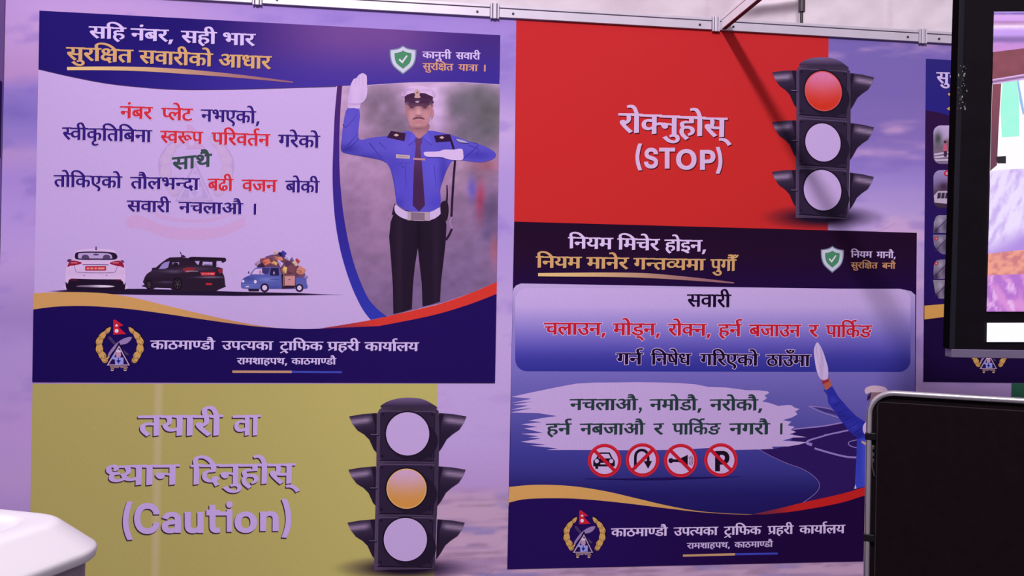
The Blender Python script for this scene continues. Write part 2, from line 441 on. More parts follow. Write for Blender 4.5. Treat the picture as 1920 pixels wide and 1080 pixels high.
# ------------------------------------------------------------------ lettering outlines
GLYPHS = """388,276 -162,0 0,-102 24,26~ 34,0 33,0~ 41,-42~ 0,-38 0,-24~ -15,-52~ -17,-24 -36,20 12,16~ 16,42~ 0,20 0,24~ -20,23~ -17,0 -27,0~ -28,-36 0,-129 -40,0 0,87 -12,-10~ -36,-18~ -25,0 -23,0~ -42,19~ -25,38~ 0,29 0,40~ 55,47~ 44,0 12,0~ 28,-4~ 8,-1 -4,-37 -8,2~ -24,4~ -10,0 -28,0~ -32,-26~ 0,-24 0,-26~ 30,-26~ 20,0 22,0~ 34,21~ 16,15 0,146 -186,0 0,35 388,0
85,276 0,-276 -41,0 0,276 -44,0 0,35 136,0 0,-35
300,276 -114,0 0,-69 40,-15~ 44,-56~ 0,-37 0,-35~ -34,-44~ -54,-20~ -34,0 -56,0~ -69,56~ 0,52 0,34~ 34,45~ 55,23~ 32,0 1,0 0,66 -145,0 0,35 300,0|146,36 36,0~ 47,30~ 0,34 0,24~ -29,38~ -28,12 -18,0 -37,0~ -23,-14 -14,-8~ -17,-28~ 0,-19 0,-35~ 47,-34~
254,276 0,-276 -40,0 0,125 -110,0 0,-19 0,-16~ -15,-14~ -9,0 -10,0~ -21,12~ -18,20~ -11,22~ 0,9 0,9~ 13,12~ 17,0 13,0 0,116 -63,0 0,35 306,0 0,-35|214,276 -110,0 0,-116 110,0
126,73 -47,0~ -22,29 -9,12~ -8,35~ 0,27 0,100 -40,0 0,35 240,0 0,-35 -30,0 0,-116 0,-20~ -8,-30~ -10,-11 -10,-13~ -33,-13~|124,108 26,0~ 10,16 6,9~ 4,22~ 0,21 0,100 -90,0 0,-100 0,-19~ 4,-23~ 5,-8 5,-8~ 17,-10~
179,111 -15,0~ -28,-7~ -12,-6 -24,14~ -32,38~ 0,26 0,14~ 10,20~ 9,6 11,9~ 32,7~ 24,0 46,0 0,44 -200,0 0,35 296,0 0,-35 -55,0 0,-79 -92,0 -15,0~ -14,-3~ -4,-4 -8,-6~ 0,-10 0,-12~ 14,-17~ 8,-7 24,9~ 27,0 37,0~ 49,-37~ 0,-33 0,-33~ -49,-44~ -50,0 -48,0~ -78,44~ -30,35 31,25 29,-34~ 59,-33~ 37,0 58,0~ 0,39 0,18~ -24,17~
85,276 0,-276 -41,0 0,276 -44,0 0,35 136,0 0,-35|40,308 -14,20~ -22,18~ -22,6~ -12,0 -10,0~ -22,-6~ -10,-5 -12,35 11,4~ 25,6~ 14,0 23,0~ 35,-21~ 12,-19 2,1 -10,26~ -19,29~ -22,12~ -15,0 -12,0~ -16,-4~ -8,-4 -11,35 19,7~ 26,0 28,0~ 39,-26~ 31,-61~ 14,-53
0,311 282,0 0,-35 -56,0 16,-20~ 0,-24 0,-45~ -39,-23 18,-16~ 29,-42~ 0,-30 0,-25~ -23,-34~ -39,-17~ -24,0 -28,0~ -52,30~ -48,70~ -22,56 36,13 14,-39~ 34,-60~ 39,-33~ 23,0 20,0~ 27,19~ 0,24 0,20~ -23,35~ -20,15 -14,-2~ -18,-1 -2,35 36,1~ 36,24~ 0,25 0,14~ -15,23~ -11,7 -176,0
240,276 0,-276 -41,0 0,96 -15,-10~ -34,-13~ -23,0 -20,0~ -33,13~ -10,11 -12,13~ -12,37~ 0,32 0,97 -40,0 0,35 292,0 0,-35|199,276 -119,0 0,-92 0,-20~ 3,-24~ 7,-14~ 5,-6 11,-12~ 26,0 20,0~ 34,20~ 13,12
0,311 182,0 0,-35 -182,0|22,121 0,17~ 14,28~ 10,10 15,12~ 41,12~ 34,0 54,0 0,-36 -44,0 -31,0~ -31,-6~ -9,-8 -12,-10~ 0,-22 0,-24~ 37,-46~ 36,-28 -28,-26 -22,20~ -40,40~ -24,43~
298,311 0,-35 -52,0 0,-276 -41,0 0,90 -14,-10~ -39,-14~ -26,0 -44,0~ -56,60~ -7,50 31,7~ 30,23~ 0,22 0,14~ -12,24~ -6,10 -62,0 0,35|64,150 10,-24~ 31,-24~ 25,0 24,0~ 38,20~ 13,15 0,139 -99,0 14,-26~ 0,-28 0,-54~
260,276 -74,0 0,-102 -28,0 -24,0~ -32,-8~ -12,-7 -27,-19~ 0,-32 0,-24~ 22,-32~ 35,-15~ 22,0 26,0~ 38,13~ 22,10 13,-36 -22,-10~ -49,-14~ -27,0 -35,0~ -54,26~ -31,49~ 0,35 0,32~ 34,45~ 55,23~ 32,0 1,0 0,66 -145,0 0,35 260,0|16,-82 124,76 20,0 72,-90 -29,-19 -59,73 -105,-73
44,276 -44,0 0,35 40,0 -6,11~ -8,25~ 0,15 0,39~ 58,47~ 49,0 71,0~ 108,-76~ 40,-64 -42,0 -76,104~ -92,0 -36,0~ -39,-30~ 0,-25 0,-15~ 9,-22~ 6,-9 54,0 0,-35 -51,0 0,-276 -41,0
230,276 0,-102 12,12~ 30,14~ 17,0 33,0~ 40,-42~ 0,-38 0,-24~ -14,-52~ -18,-24 -36,20 12,16~ 16,42~ 0,20 0,24~ -20,23~ -17,0 -27,0~ -28,-37 0,-128 -40,0 0,96 -12,-9~ -32,-14~ -22,0 -20,0~ -32,15~ -10,10 -12,15~ -10,35~ 0,29 0,99 -40,0 0,35 393,0 0,-35|80,276 0,-96 0,-28~ 6,-24~ 8,-8 10,-12~ 20,0 20,0~ 32,18~ 14,13 0,137
22,26 85,50 -27,5~ -16,16 -12,13~ -12,37~ 0,32 0,97 -40,0 0,35 292,0 0,-35 -52,0 0,-276 -41,0 0,96 -153,-102|199,276 -119,0 0,-92 0,-20~ 3,-24~ 7,-14~ 5,-6 11,-12~ 25,0 19,0~ 36,20~ 13,12
160,34 18,6~ 24,18~ 0,16 0,19~ -30,21~ -32,0 -34,0~ -37,-28~ 0,-24 0,-16~ 11,-28~ 36,-36~ 35,-26 -27,-27 -46,35~ -49,62~ 0,39 0,19~ 15,30~ 14,10 -10,9~ -14,26~ 0,17 0,14~ 10,20~ 9,6 11,9~ 30,7~ 20,0 66,0 0,44 -180,0 0,35 273,0 0,-35 -52,0 0,-79 -106,0 -15,0~ -14,-3~ -4,-4 -8,-6~ 0,-10 0,-10~ 10,-16~ 8,-6 23,8~ 27,0 34,0~ 44,-21~ 20,-33~ 0,-20 0,-28~ -34,-38~ -32,-9
198,21 -28,-27 -29,24~ -52,50~ -40,44~ -11,16 -12,16~ -6,18~ 0,8 0,10~ 15,16~ 17,0 12,0~ 19,-11~ 7,-11 20,10~ 18,30~ 0,20 0,12~ -5,22~ -3,8 -120,0 0,35 212,0 0,-35 -52,0 8,-18~ 0,-29 0,-27~ -22,-38~ -38,-27~ -24,-10 22,-26~ 60,-55~
-92,308 -9,17~ -9,32~ 0,17 0,32~ 42,42~ 38,0 30,0~ 40,-28~ 28,-61~ 14,-48 54,0 0,-35 -51,0 0,-276 -41,0 0,276 -44,0 0,35 44,0 -14,52~ -31,49~ -27,0 -20,0~ -22,-24~ 0,-22 0,-16~ 10,-28~ 8,-14
-95,308 -11,17~ -14,38~ 0,18 0,33~ 44,34~ 34,0 16,0~ 26,-6~ 10,-6 -10,-33 -9,5~ -19,6~ -11,0 -20,0~ -21,-23~ 0,-17 0,-17~ 14,-31~ 12,-18
0,276 0,35 346,0 0,-35 -52,0 0,-276 -40,0 0,178 -3,0~ -4,0 -12,0~ -25,-12~ -23,-32~ -9,-30 -38,12 6,23~ 10,17 -12,10~ -24,10~ -16,0 -20,0~ -21,-22~ 0,-18 0,-20~ 21,-34~ 42,-38~ 28,-24 -26,-26 -30,25~ -48,45~ -28,47~ 0,27 0,26~ 25,34~ 37,15~ 18,0 22,0~ 36,-15~ 17,-13 29,28~ 44,0 2,0~ 2,0 0,63
61,94 -17,0~ -24,18~ 0,16 0,14~ 18,15~ 14,0 9,0~ 19,-7~ 16,-12 24,8~ 32,43~ 0,33 0,28~ -29,33~ -23,0 -16,0~ -15,-13~ 0,-12 0,-8~ 9,-17~ 29,-12~ 28,-1 -9,-35 -46,3~ -47,42~ 0,28 0,26~ 35,32~ 34,0 24,0~ 40,-22~ 26,-42~ 0,-32 0,-34~ -34,-59~ -31,-17 23,-19~ 42,-47~ 15,-22 -32,-22 -25,36~ -42,46~ -18,15 -14,-3~|296,276 0,-276 -41,0 0,276 -45,0 0,35 138,0 0,-35
276,276 0,-276 -40,0 0,90 -14,-10~ -40,-14~ -28,0 -42,0~ -60,48~ -10,47 47,10~ 39,35~ 0,28 0,24~ -24,26~ -18,0 -13,0~ -16,-12~ 0,-12 0,-25~ 41,-5 -4,-34 -33,4~ -38,30~ 0,30 0,28~ 37,28~ 26,0 20,0~ 38,-18~ 24,-36~ 0,-28 0,-36~ -40,-46~ -37,-15 11,-18~ 30,-17~ 25,0 26,0~ 37,20~ 16,16 0,138 -41,0 0,35 133,0 0,-35
23,-64 7,29~ 14,67~ 4,26 48,0 4,-6 -7,-26~ -24,-63~ -13,-27
294,276 0,-276 -41,0 0,133 -15,-5~ -28,-2~ -20,0 -21,0~ -47,7~ -16,5 -10,-6~ -12,-6 20,-26~ 56,-54~ 30,-25 -27,-27 -28,24~ -49,50~ -38,44~ -12,16 -10,16~ -6,18~ 0,8 0,10~ 15,16~ 17,0 12,0~ 19,-11~ 7,-10 11,9~ 7,30~ 0,15 0,15~ -4,24~ -4,8 -100,0 0,35 346,0 0,-35|184,161 20,0~ 32,4~ 17,5 0,106 -113,0 4,-9~ 5,-23~ 0,-15 0,-21~ -9,-31~ -9,-11 26,-5~
0,311 284,0 0,-35 -51,0 0,-276 -41,0 0,149 -90,0 0,-27 0,-14~ -14,-14~ -12,0 -12,0~ -26,21~ -20,30~ 0,14 0,11~ 14,14~ 17,0 143,0 0,92 -192,0
-92,386 0,12~ 16,17~ 11,0 11,0~ 16,-17~ 0,-12 0,-12~ -16,-17~ -11,0 -11,0~ -16,17~
292,276 -51,0 0,-276 -41,0 0,82 -13,-8~ -39,-15~ -28,0 -28,0~ -44,21~ -25,38~ 0,25 0,43~ 61,46~ 48,0 8,0~ 20,-2~ 19,-2~ 5,-1 -2,-35 -10,2~ -26,4~ -12,0 -10,0~ -9,-2 67,-84 10,7~ 8,9 0,148 -200,0 0,35 292,0|64,144 0,-26~ 33,-26~ 24,0 9,0~ 16,3~ 8,3 -70,87 -20,-14~
87,316 19,0~ 28,-10~ 12,-13 8,-9~ 12,-34~ 0,-32 0,-58 100,0 0,116 -65,0 0,35 157,0 0,-35 -51,0 0,-276 -41,0 0,125 -100,0 0,-19 0,-16~ -14,-14~ -10,0 -10,0~ -21,12~ -18,20~ -11,22~ 0,9 0,9~ 14,12~ 16,0 14,0 0,53 0,23~ -4,26~ -6,7 -10,15~ -22,0 -13,0~ -14,-13~ 0,-11 0,-14~ 23,-14~ 29,-2 -4,-36 -37,4~ -45,30~ 0,32 0,30~ 38,26~
-124,-6 27,12~ 29,0 38,0~ 41,-39~ 0,-31 0,-31~ -47,-39~ -42,0 -49,0~ -71,46~ -30,38 31,22 19,-24~ 36,-32~ 39,-14~ 25,0 52,0~ 0,37 0,17~ -24,16~ -16,0 -13,0~ -21,-6~ -11,-6
44,276 -44,0 0,35 40,0 -6,11~ -8,24~ 0,16 0,40~ 68,46~ 57,0 63,0~ 102,-36~ 83,-62~ 31,-42 -44,0 -49,51~ -113,53~ -62,0 -46,0~ -49,-29~ 0,-28 0,-14~ 9,-21~ 6,-9 54,0 0,-35 -51,0 0,-276 -41,0
312,276 0,-276 -41,0 0,162 -15,-7~ -36,-9~ -25,0 -25,0~ -42,10~ -16,7 -23,-15~ -25,-26~ 0,-18 0,-10~ 10,-20~ 26,-14~ 24,0 5,0~ 5,0 -2,10~ 0,8 0,16~ 20,14~ 12,0 20,0~ 22,-26~ 0,-14 0,-14~ -12,-16~ -12,-5 10,-11~ 18,-21~ 14,-13 -29,-20 -13,15~ -25,31~ -8,12 -6,0~ -14,-1~ -7,0 -29,0~ -45,21~ -25,35~ 0,21 0,28~ 35,36~ 24,14 -22,15~ -23,35~ 0,24 0,26~ 41,36~ 38,0 30,0~ 45,-29~ 0,-29 0,-24~ -23,-34~ -20,-14 9,-2~ 21,-2~ 12,0 22,0~ 40,10~ 19,14 0,70 -45,0 0,35 138,0 0,-35|76,251 0,-17~ 22,-26~ 16,-8 38,24~ 0,29 0,12~ -18,18~ -20,0 -16,0~ -22,-17~
240,276 0,-276 -40,0 0,164 -54,0 -31,0~ -31,-6~ -9,-8 -12,-10~ 0,-22 0,-24~ 37,-46~ 36,-28 -28,-26 -22,20~ -40,40~ -24,43~ 0,24 0,17~ 14,28~ 10,10 15,12~ 41,12~ 34,0 64,0 0,76 -200,0 0,35 292,0 0,-35
286,276 -52,0 0,-276 -40,0 0,82 -14,-8~ -37,-15~ -27,0 -26,0~ -42,21~ -25,38~ 0,25 0,43~ 57,46~ 48,0 6,0~ 20,-2~ 18,-2~ 5,-1 -3,-37 -9,2~ -24,4~ -11,0 -32,0~ -34,-28~ 0,-24 0,-26~ 31,-24~ 23,0 26,0~ 37,22~ 13,14 0,146 -194,0 0,35 286,0
85,276 0,-276 -41,0 0,276 -44,0 0,35 136,0 0,-35|45,308 -11,39~ -20,45~ -25,20~ -17,0 -11,0~ -17,-5~ -7,-3 -12,37 19,7~ 26,0 28,0~ 39,-26~ 31,-61~ 14,-53
235,109 0,-35~ -45,-34~ -34,0 -43,0~ -67,64~ -32,74 36,13 22,-53~ 50,-62~ 30,0 20,0~ 24,18~ 0,20 0,18~ -21,29~ -16,13 -13,-3~ -16,-1 -2,36 34,0~ 28,22~ 0,19 0,18~ -24,16~ -15,0 -19,0~ -30,-10~ -16,-9 -13,35 13,7~ 38,12~ 25,0 39,0~ 42,-39~ 0,-29 0,-40~ -34,-20 6,-6~ 4,-4 19,-3~ 18,0 16,0~ 25,3~ 13,4 0,94 -37,0 0,35 259,0 0,-35 -52,0 0,-276 -41,0 0,276 -88,0 0,-276 -41,0 0,145 -12,-3~ -23,-2~ -13,0 -9,0~ -12,1 7,-15~
315,276 -52,0 0,-276 -41,0 0,75 -15,-10~ -37,-13~ -28,0 -39,0~ -47,40~ 0,34 0,13~ 8,25~ 10,10 -24,9~ -29,35~ 0,28 0,30~ 41,40~ 32,0 26,0~ 36,-28~ 0,-22 0,-24~ -20,-20 -31,19 5,5~ 5,12~ 0,5 0,7~ -10,14~ -13,0 -14,0~ -20,-22~ 0,-18 0,-16~ 16,-19~ 24,-9~ 14,-2 14,4~ 18,0 6,0~ 13,0~ 3,-1 -3,-35 -3,0~ -8,0~ -3,0 -25,0~ -28,-20~ 0,-19 0,-21~ 28,-20~ 22,0 26,0~ 38,22~ 12,14 0,154 -30,0 0,35 123,0
64,32 -24,34 123,74 -21,28~ -30,22~ -22,0 -14,0~ -28,-8~ -20,-10 -14,36 16,8~ 38,12~ 22,0 20,0~ 32,-12~ 30,-29~ 19,-24 0,113 -191,0 0,35 283,0 0,-35 -51,0 0,-276 -41,0 0,117
97,311 41,0 0,-311 -41,0
80,276 0,-92 0,-20~ 3,-24~ 7,-14~ 5,-6 11,-12~ 26,0 20,0~ 36,20~ 12,13 18,-34 -20,-14~ -42,-20~ -29,0 -20,0~ -33,13~ -10,11 -12,13~ -12,37~ 0,32 0,97 -40,0 0,35 161,0 0,-35
-84,308 -11,39~ -21,45~ -24,20~ -18,0 -10,0~ -18,-5~ -6,-3 -12,37 19,7~ 26,0 27,0~ 40,-26~ 31,-61~ 14,-53
260,276 -74,0 0,-102 -28,0 -24,0~ -32,-8~ -12,-7 -27,-19~ 0,-32 0,-24~ 22,-32~ 35,-15~ 22,0 26,0~ 38,13~ 22,10 13,-36 -22,-10~ -49,-14~ -27,0 -35,0~ -54,26~ -31,49~ 0,35 0,32~ 34,45~ 55,23~ 32,0 1,0 0,66 -145,0 0,35 260,0
284,276 -47,0 0,-86 0,-26~ -7,-30~ -10,-11 -18,-24~ -40,-3 -8,37 10,2~ 16,5~ 5,6 6,6~ 5,18~ 0,20 0,86 -116,0 0,-100 0,-22~ 3,-30~ 10,-18~ 20,-16~ 17,-10 55,-31 31,-18~ 27,-33~ 0,-24 0,-20~ -17,-36~ -6,-10 -36,21 6,10~ 12,23~ 0,10 0,10~ -8,14~ -24,18~ -25,14 -43,25 -20,11~ -28,25~ -6,17 -8,18~ 0,34 0,118 -40,0 0,35 284,0
184,161 16,0~ 25,3~ 14,2 4,-36 -13,-2~ -26,-2~ -14,0 -21,0~ -47,7~ -16,5 -10,-6~ -12,-6 20,-26~ 56,-54~ 30,-25 -27,-27 -28,24~ -49,50~ -38,44~ -12,16 -10,16~ -6,18~ 0,8 0,10~ 15,16~ 17,0 12,0~ 19,-11~ 7,-10 11,9~ 7,30~ 0,15 0,15~ -4,24~ -4,8 -100,0 0,35 202,0 0,-35 -62,0 4,-9~ 5,-23~ 0,-15 0,-21~ -9,-31~ -9,-11 26,-5~
14,-116 -13,-7~ -33,-11~ -21,0 -37,0~ -43,40~ 0,31 0,28~ 45,41~ 44,3 3,-33 -29,-4~ -26,-22~ 0,-16 0,-17~ 25,-15~ 15,0 16,0~ 24,7~ 17,9
249,80 -30,0~ -40,38~ 0,32 0,2~ 0,0 -7,4~ -19,6~ -11,1 -11,-11~ -30,-18~ -17,-7 22,-26~ 60,-55~ 32,-25 -28,-27 -29,24~ -52,50~ -40,44~ -11,16 -12,16~ -6,18~ 0,8 0,10~ 15,16~ 17,0 12,0~ 19,-11~ 7,-11 20,10~ 18,30~ 0,20 0,12~ -5,22~ -3,8 -120,0 0,35 400,0 0,-35 -240,0 8,-18~ 0,-29 0,-19~ -6,-15 14,-3~ 13,-6 9,14~ 32,18~ 25,0 31,0~ 46,-27~ 36,-47~ 14,-28 -32,-17 -22,43~ -44,42~ -28,0 -22,0~ -20,-21~ 0,-14 0,-19~ 22,-15~ 14,0 8,0~ 14,3~ 8,3 12,-33 -12,-6~ -22,-2~
44,276 -44,0 0,35 41,0 -7,13~ -8,28~ 0,16 0,36~ 50,44~ 43,0 57,0~ 79,-71~ 31,-69 -40,0 -27,53~ -58,51~ -37,0 -27,0~ -30,-27~ 0,-23 0,-16~ 9,-24~ 6,-11 54,0 0,-35 -51,0 0,-276 -41,0
104,276 0,-159 0,-13~ -12,-15~ -12,0 -13,0~ -27,21~ -20,30~ 0,14 0,12~ 14,14~ 17,0 13,0 0,96 -64,0 0,35 289,0 0,-35 -52,0 0,-276 -41,0 0,276
0,311 186,0 0,-35 -186,0|102,149 0,-27 0,-14~ -14,-14~ -12,0 -12,0~ -26,21~ -20,30~ 0,14 0,11~ 14,14~ 17,0 143,0 0,-35
206,-29 -10,17~ -19,35~ -6,13 -6,0~ -14,-2~ -7,0 -22,0~ -42,10~ -36,24~ -21,40~ 0,28 0,22~ 15,32~ 13,10 17,15~ 48,13~ 29,0 3,0 0,48 -148,0 0,35 267,0 0,-35 -79,0 0,-84 -24,0 -30,0~ -35,-6~ -13,-8 -10,-8~ -13,-23~ 0,-16 0,-27~ 39,-34~ 42,0 2,0~ 6,0~ 4,0 -3,10~ 0,8 0,18~ 21,14~ 12,0 22,0~ 22,-24~ 0,-15 0,-16~ -14,-17~ -11,-5 6,-12~ 17,-25~ 12,-18
154,0 -40,0~ -58,28~ -33,51~ 0,37 0,34~ 36,48~ 59,24~ 34,1 0,53 -152,0 0,35 288,0 0,-35 -96,0 0,-88 -19,0 -32,0~ -35,-9~ -12,-9 -15,-9~ -16,-30~ 0,-21 0,-28~ 32,-38~ 29,-6 -8,20~ 0,20 0,18~ 17,30~ 33,18~ 24,0 24,0~ 32,-18~ 16,-30~ 0,-18 0,-34~ -58,-44~|153,70 0,-18~ 9,-17 27,1~ 35,22~ 0,20 0,16~ -18,16~ -14,0 -17,0~ -22,-21~
326,276 0,-276 -40,0 0,185 -68,0 -21,0~ -8,1 18,-14~ 22,-40~ 0,-23 0,-23~ -21,-31~ -33,-15~ -20,0 -27,0~ -48,30~ -44,71~ -20,59 35,13 23,-67~ 50,-70~ 29,0 16,0~ 21,18~ 0,20 0,22~ -31,38~ -23,14 15,32 135,0 0,56 -286,0 0,35 378,0 0,-35
324,276 -52,0 0,-276 -40,0 0,82 -12,-8~ -36,-15~ -26,0 -38,0~ -50,43~ 0,36 0,14~ 13,26~ 9,8 -73,-2 0,36 147,0 8,0~ 18,0~ 2,0 -3,-35 -16,0 -29,0~ -36,-25~ 0,-23 0,-21~ 30,-22~ 18,0 26,0~ 35,22~ 13,14 0,146 -232,0 0,35 324,0
235,109 0,-35~ -45,-34~ -34,0 -43,0~ -67,64~ -32,74 36,13 22,-53~ 50,-62~ 30,0 20,0~ 24,18~ 0,20 0,18~ -21,29~ -16,13 -13,-3~ -16,-1 -2,36 34,0~ 28,22~ 0,19 0,18~ -24,16~ -15,0 -19,0~ -30,-10~ -16,-9 -13,35 13,7~ 38,12~ 25,0 39,0~ 42,-39~ 0,-29 0,-40~ -34,-20 6,-6~ 4,-4 19,-3~ 18,0 16,0~ 25,3~ 13,4 0,94 -37,0 0,35 259,0 0,-35 -52,0 0,-276 -41,0 0,276 -88,0 0,-276 -41,0 0,145 -12,-3~ -23,-2~ -13,0 -9,0~ -12,1 7,-15~|422,308 -14,20~ -22,18~ -22,6~ -12,0 -10,0~ -22,-6~ -10,-5 -12,35 11,4~ 25,6~ 14,0 23,0~ 35,-21~ 12,-19 2,1 -10,26~ -19,29~ -22,12~ -15,0 -12,0~ -16,-4~ -8,-4 -11,35 19,7~ 26,0 28,0~ 39,-26~ 31,-61~ 14,-53
-90,308 -13,20~ -23,18~ -21,6~ -13,0 -10,0~ -21,-6~ -10,-5 -13,35 12,4~ 24,6~ 15,0 23,0~ 34,-21~ 12,-19 2,1 -10,26~ -18,29~ -22,12~ -16,0 -12,0~ -16,-4~ -7,-4 -11,35 19,7~ 26,0 27,0~ 40,-26~ 31,-61~ 14,-53
241,89 -19,-15~ -45,-22~ -35,0 -39,0~ -47,40~ 0,34 0,13~ 8,25~ 10,10 -24,9~ -29,35~ 0,28 0,30~ 41,40~ 32,0 26,0~ 36,-28~ 0,-22 0,-24~ -20,-20 -31,19 5,5~ 5,12~ 0,5 0,7~ -10,14~ -13,0 -14,0~ -20,-22~ 0,-18 0,-16~ 16,-19~ 24,-9~ 14,-2 14,4~ 18,0 6,0~ 13,0~ 3,-1 -3,-35 -3,0~ -8,0~ -3,0 -25,0~ -28,-20~ 0,-19 0,-21~ 28,-20~ 22,0 26,0~ 38,22~ 12,14
44,276 -44,0 0,35 41,0 -7,13~ -8,26~ 0,16 0,36~ 53,46~ 45,0 63,0~ 90,-73~ 33,-67 -40,0 -30,52~ -69,52~ -40,0 -30,0~ -34,-28~ 0,-24 0,-15~ 9,-24~ 6,-10 54,0 0,-35 -51,0 0,-276 -41,0
-90,-22 12,2~ 12,0 34,0~ 51,-25~ 39,-43~ 18,-26 -29,-20 -25,40~ -50,38~ -34,0 -6,0~ -11,-2~ -5,-1
309,276 -83,0 0,-109 11,7~ 27,10~ 20,0 32,0 0,-36 -26,0 -23,0~ -26,-10~ -15,-12 0,-126 -40,0 0,87 -12,-10~ -36,-18~ -25,0 -23,0~ -42,19~ -25,38~ 0,29 0,40~ 55,47~ 44,0 12,0~ 28,-4~ 8,-1 -4,-37 -8,2~ -24,4~ -10,0 -28,0~ -32,-26~ 0,-24 0,-26~ 30,-26~ 20,0 22,0~ 34,21~ 16,15 0,146 -186,0 0,35 309,0
44,276 -44,0 0,35 40,0 -6,11~ -8,24~ 0,16 0,39~ 62,47~ 50,0 52,0~ 88,-35~ 72,-63~ 28,-42 -42,0 -86,104~ -102,0 -38,0~ -43,-30~ 0,-26 0,-14~ 9,-22~ 6,-9 54,0 0,-35 -51,0 0,-276 -41,0
136,111 -15,0~ -29,-7~ -12,-6 -23,14~ -32,38~ 0,26 0,14~ 10,20~ 9,6 11,9~ 31,7~ 24,0 47,0 0,44 -157,0 0,35 252,0 0,-35 -54,0 0,-79 -92,0 -16,0~ -13,-3~ -5,-4 -7,-6~ 0,-10 0,-12~ 14,-17~ 8,-7 23,9~ 28,0 36,0~ 50,-37~ 0,-33 0,-33~ -42,-37~ -38,-5 15,-6~ 31,-11~ 18,-5 -17,-35 -29,13~ -52,28~ -22,14 -30,2~ -34,14~ 0,16 0,12~ 14,14~ 12,0 10,0~ 22,-10~ 15,-13 7,-1~ 6,0 34,0~ 39,20~ 0,22 0,17~ -25,18~
128,232 6,0~ 20,-2~ 18,-2~ 5,-1 -3,-37 -9,2~ -24,4~ -11,0 -32,0~ -34,-28~ 0,-24 0,-26~ 32,-24~ 24,0 22,0~ 42,22~ 16,21 -7,18~ -3,21 31,7~ 30,23~ 0,22 0,14~ -11,24~ -8,10 -232,0 0,35 468,0 0,-35 -52,0 0,-276 -40,0 0,90 -14,-10~ -39,-14~ -25,0 -25,0~ -39,19~ -14,17 -12,-11~ -28,-19~ -38,-13~ -26,0 -26,0~ -42,21~ -25,38~ 0,25 0,43~ 57,46~|236,150 10,-24~ 30,-24~ 24,0 26,0~ 36,20~ 14,15 0,139 -100,0 15,-26~ 0,-28 0,-54~
82,426 0,9~ 12,13~ 10,0 10,0~ 12,-13~ 0,-9 0,-10~ -12,-12~ -10,0 -10,0~ -12,12~|85,276 0,-276 -41,0 0,276 -44,0 0,35 38,0 -14,18~ -21,17~ -21,6~ -12,0 -10,0~ -22,-6~ -10,-5 -12,35 11,4~ 25,6~ 14,0 23,0~ 35,-21~ 12,-19 2,1 -10,26~ -19,29~ -22,12~ -15,0 -12,0~ -16,-4~ -8,-4 -11,35 19,7~ 26,0 26,0~ 18,-10 28,10 12,-34~ 27,-32~ 25,0 26,0~ 22,35~ 8,31 34,-12 -10,-46~ -46,-38~ -36,0 -21,0~ -17,8 4,-12~ 8,-25~ 4,-12 54,0 0,-35
179,111 -15,0~ -28,-7~ -12,-6 -24,14~ -32,38~ 0,26 0,14~ 10,20~ 9,6 11,9~ 32,7~ 24,0 46,0 0,44 -200,0 0,35 296,0 0,-35 -55,0 0,-79 -92,0 -15,0~ -14,-3~ -4,-4 -8,-6~ 0,-10 0,-12~ 14,-17~ 8,-7 24,9~ 27,0 37,0~ 49,-37~ 0,-33 0,-33~ -49,-44~ -50,0 -48,0~ -78,44~ -30,35 31,25 29,-34~ 59,-33~ 37,0 58,0~ 0,39 0,18~ -24,17~|132,-22 11,2~ 13,0 34,0~ 50,-25~ 40,-43~ 16,-26 -28,-20 -25,40~ -51,38~ -34,0 -6,0~ -10,-2~ -4,-1
44,276 -44,0 0,35 40,0 -6,11~ -8,25~ 0,15 0,39~ 58,47~ 49,0 45,0~ 78,-33~ 32,-29 2,30~ 42,32~ 32,0 16,0~ 28,-6~ 10,-6 -12,-33 -8,5~ -19,6~ -11,0 -20,0~ -21,-23~ 0,-17 0,-17~ 13,-31~ 13,-18 -43,0 -76,104~ -92,0 -36,0~ -39,-30~ 0,-25 0,-15~ 9,-22~ 6,-9 54,0 0,-35 -51,0 0,-276 -41,0
179,111 -15,0~ -28,-7~ -12,-6 -23,14~ -33,38~ 0,26 0,14~ 10,20~ 9,6 11,9~ 32,7~ 24,0 46,0 0,44 -200,0 0,35 331,0 0,-35 -90,0 0,-79 -92,0 -15,0~ -14,-3~ -4,-4 -8,-6~ 0,-10 0,-12~ 14,-17~ 8,-7 24,9~ 27,0 37,0~ 49,-37~ 0,-33 0,-34~ -49,-43~ -50,0 -48,0~ -78,44~ -30,35 31,25 29,-34~ 59,-33~ 37,0 58,0~ 0,39 0,17~ -24,18~|256,168 0,12~ 14,16~ 12,0 10,0~ 16,-16~ 0,-12 0,-10~ -16,-17~ -10,0 -12,0~ -14,17~
296,311 0,-35 -52,0 0,-276 -40,0 0,96 -15,-9~ -37,-14~ -25,0 -20,0~ -33,13~ -10,11 -12,13~ -12,37~ 0,32 0,97 -40,0 0,35|204,276 -102,0 102,-132|94,120 12,-12~ 25,0 13,0~ 25,8~ 11,6 -100,132 0,-70 0,-20~ 2,-24~ 7,-14~
-94,424 0,10~ 14,14~ 10,0 11,0~ 15,-14~ 0,-10 0,-11~ -15,-15~ -11,0 -10,0~ -14,15~|34,432 -11,-50~ -53,-42~ -39,0 -36,0~ -54,44~ -17,48 34,12 14,-36~ 34,-34~ 26,0 30,0~ 28,37~ 8,33"""
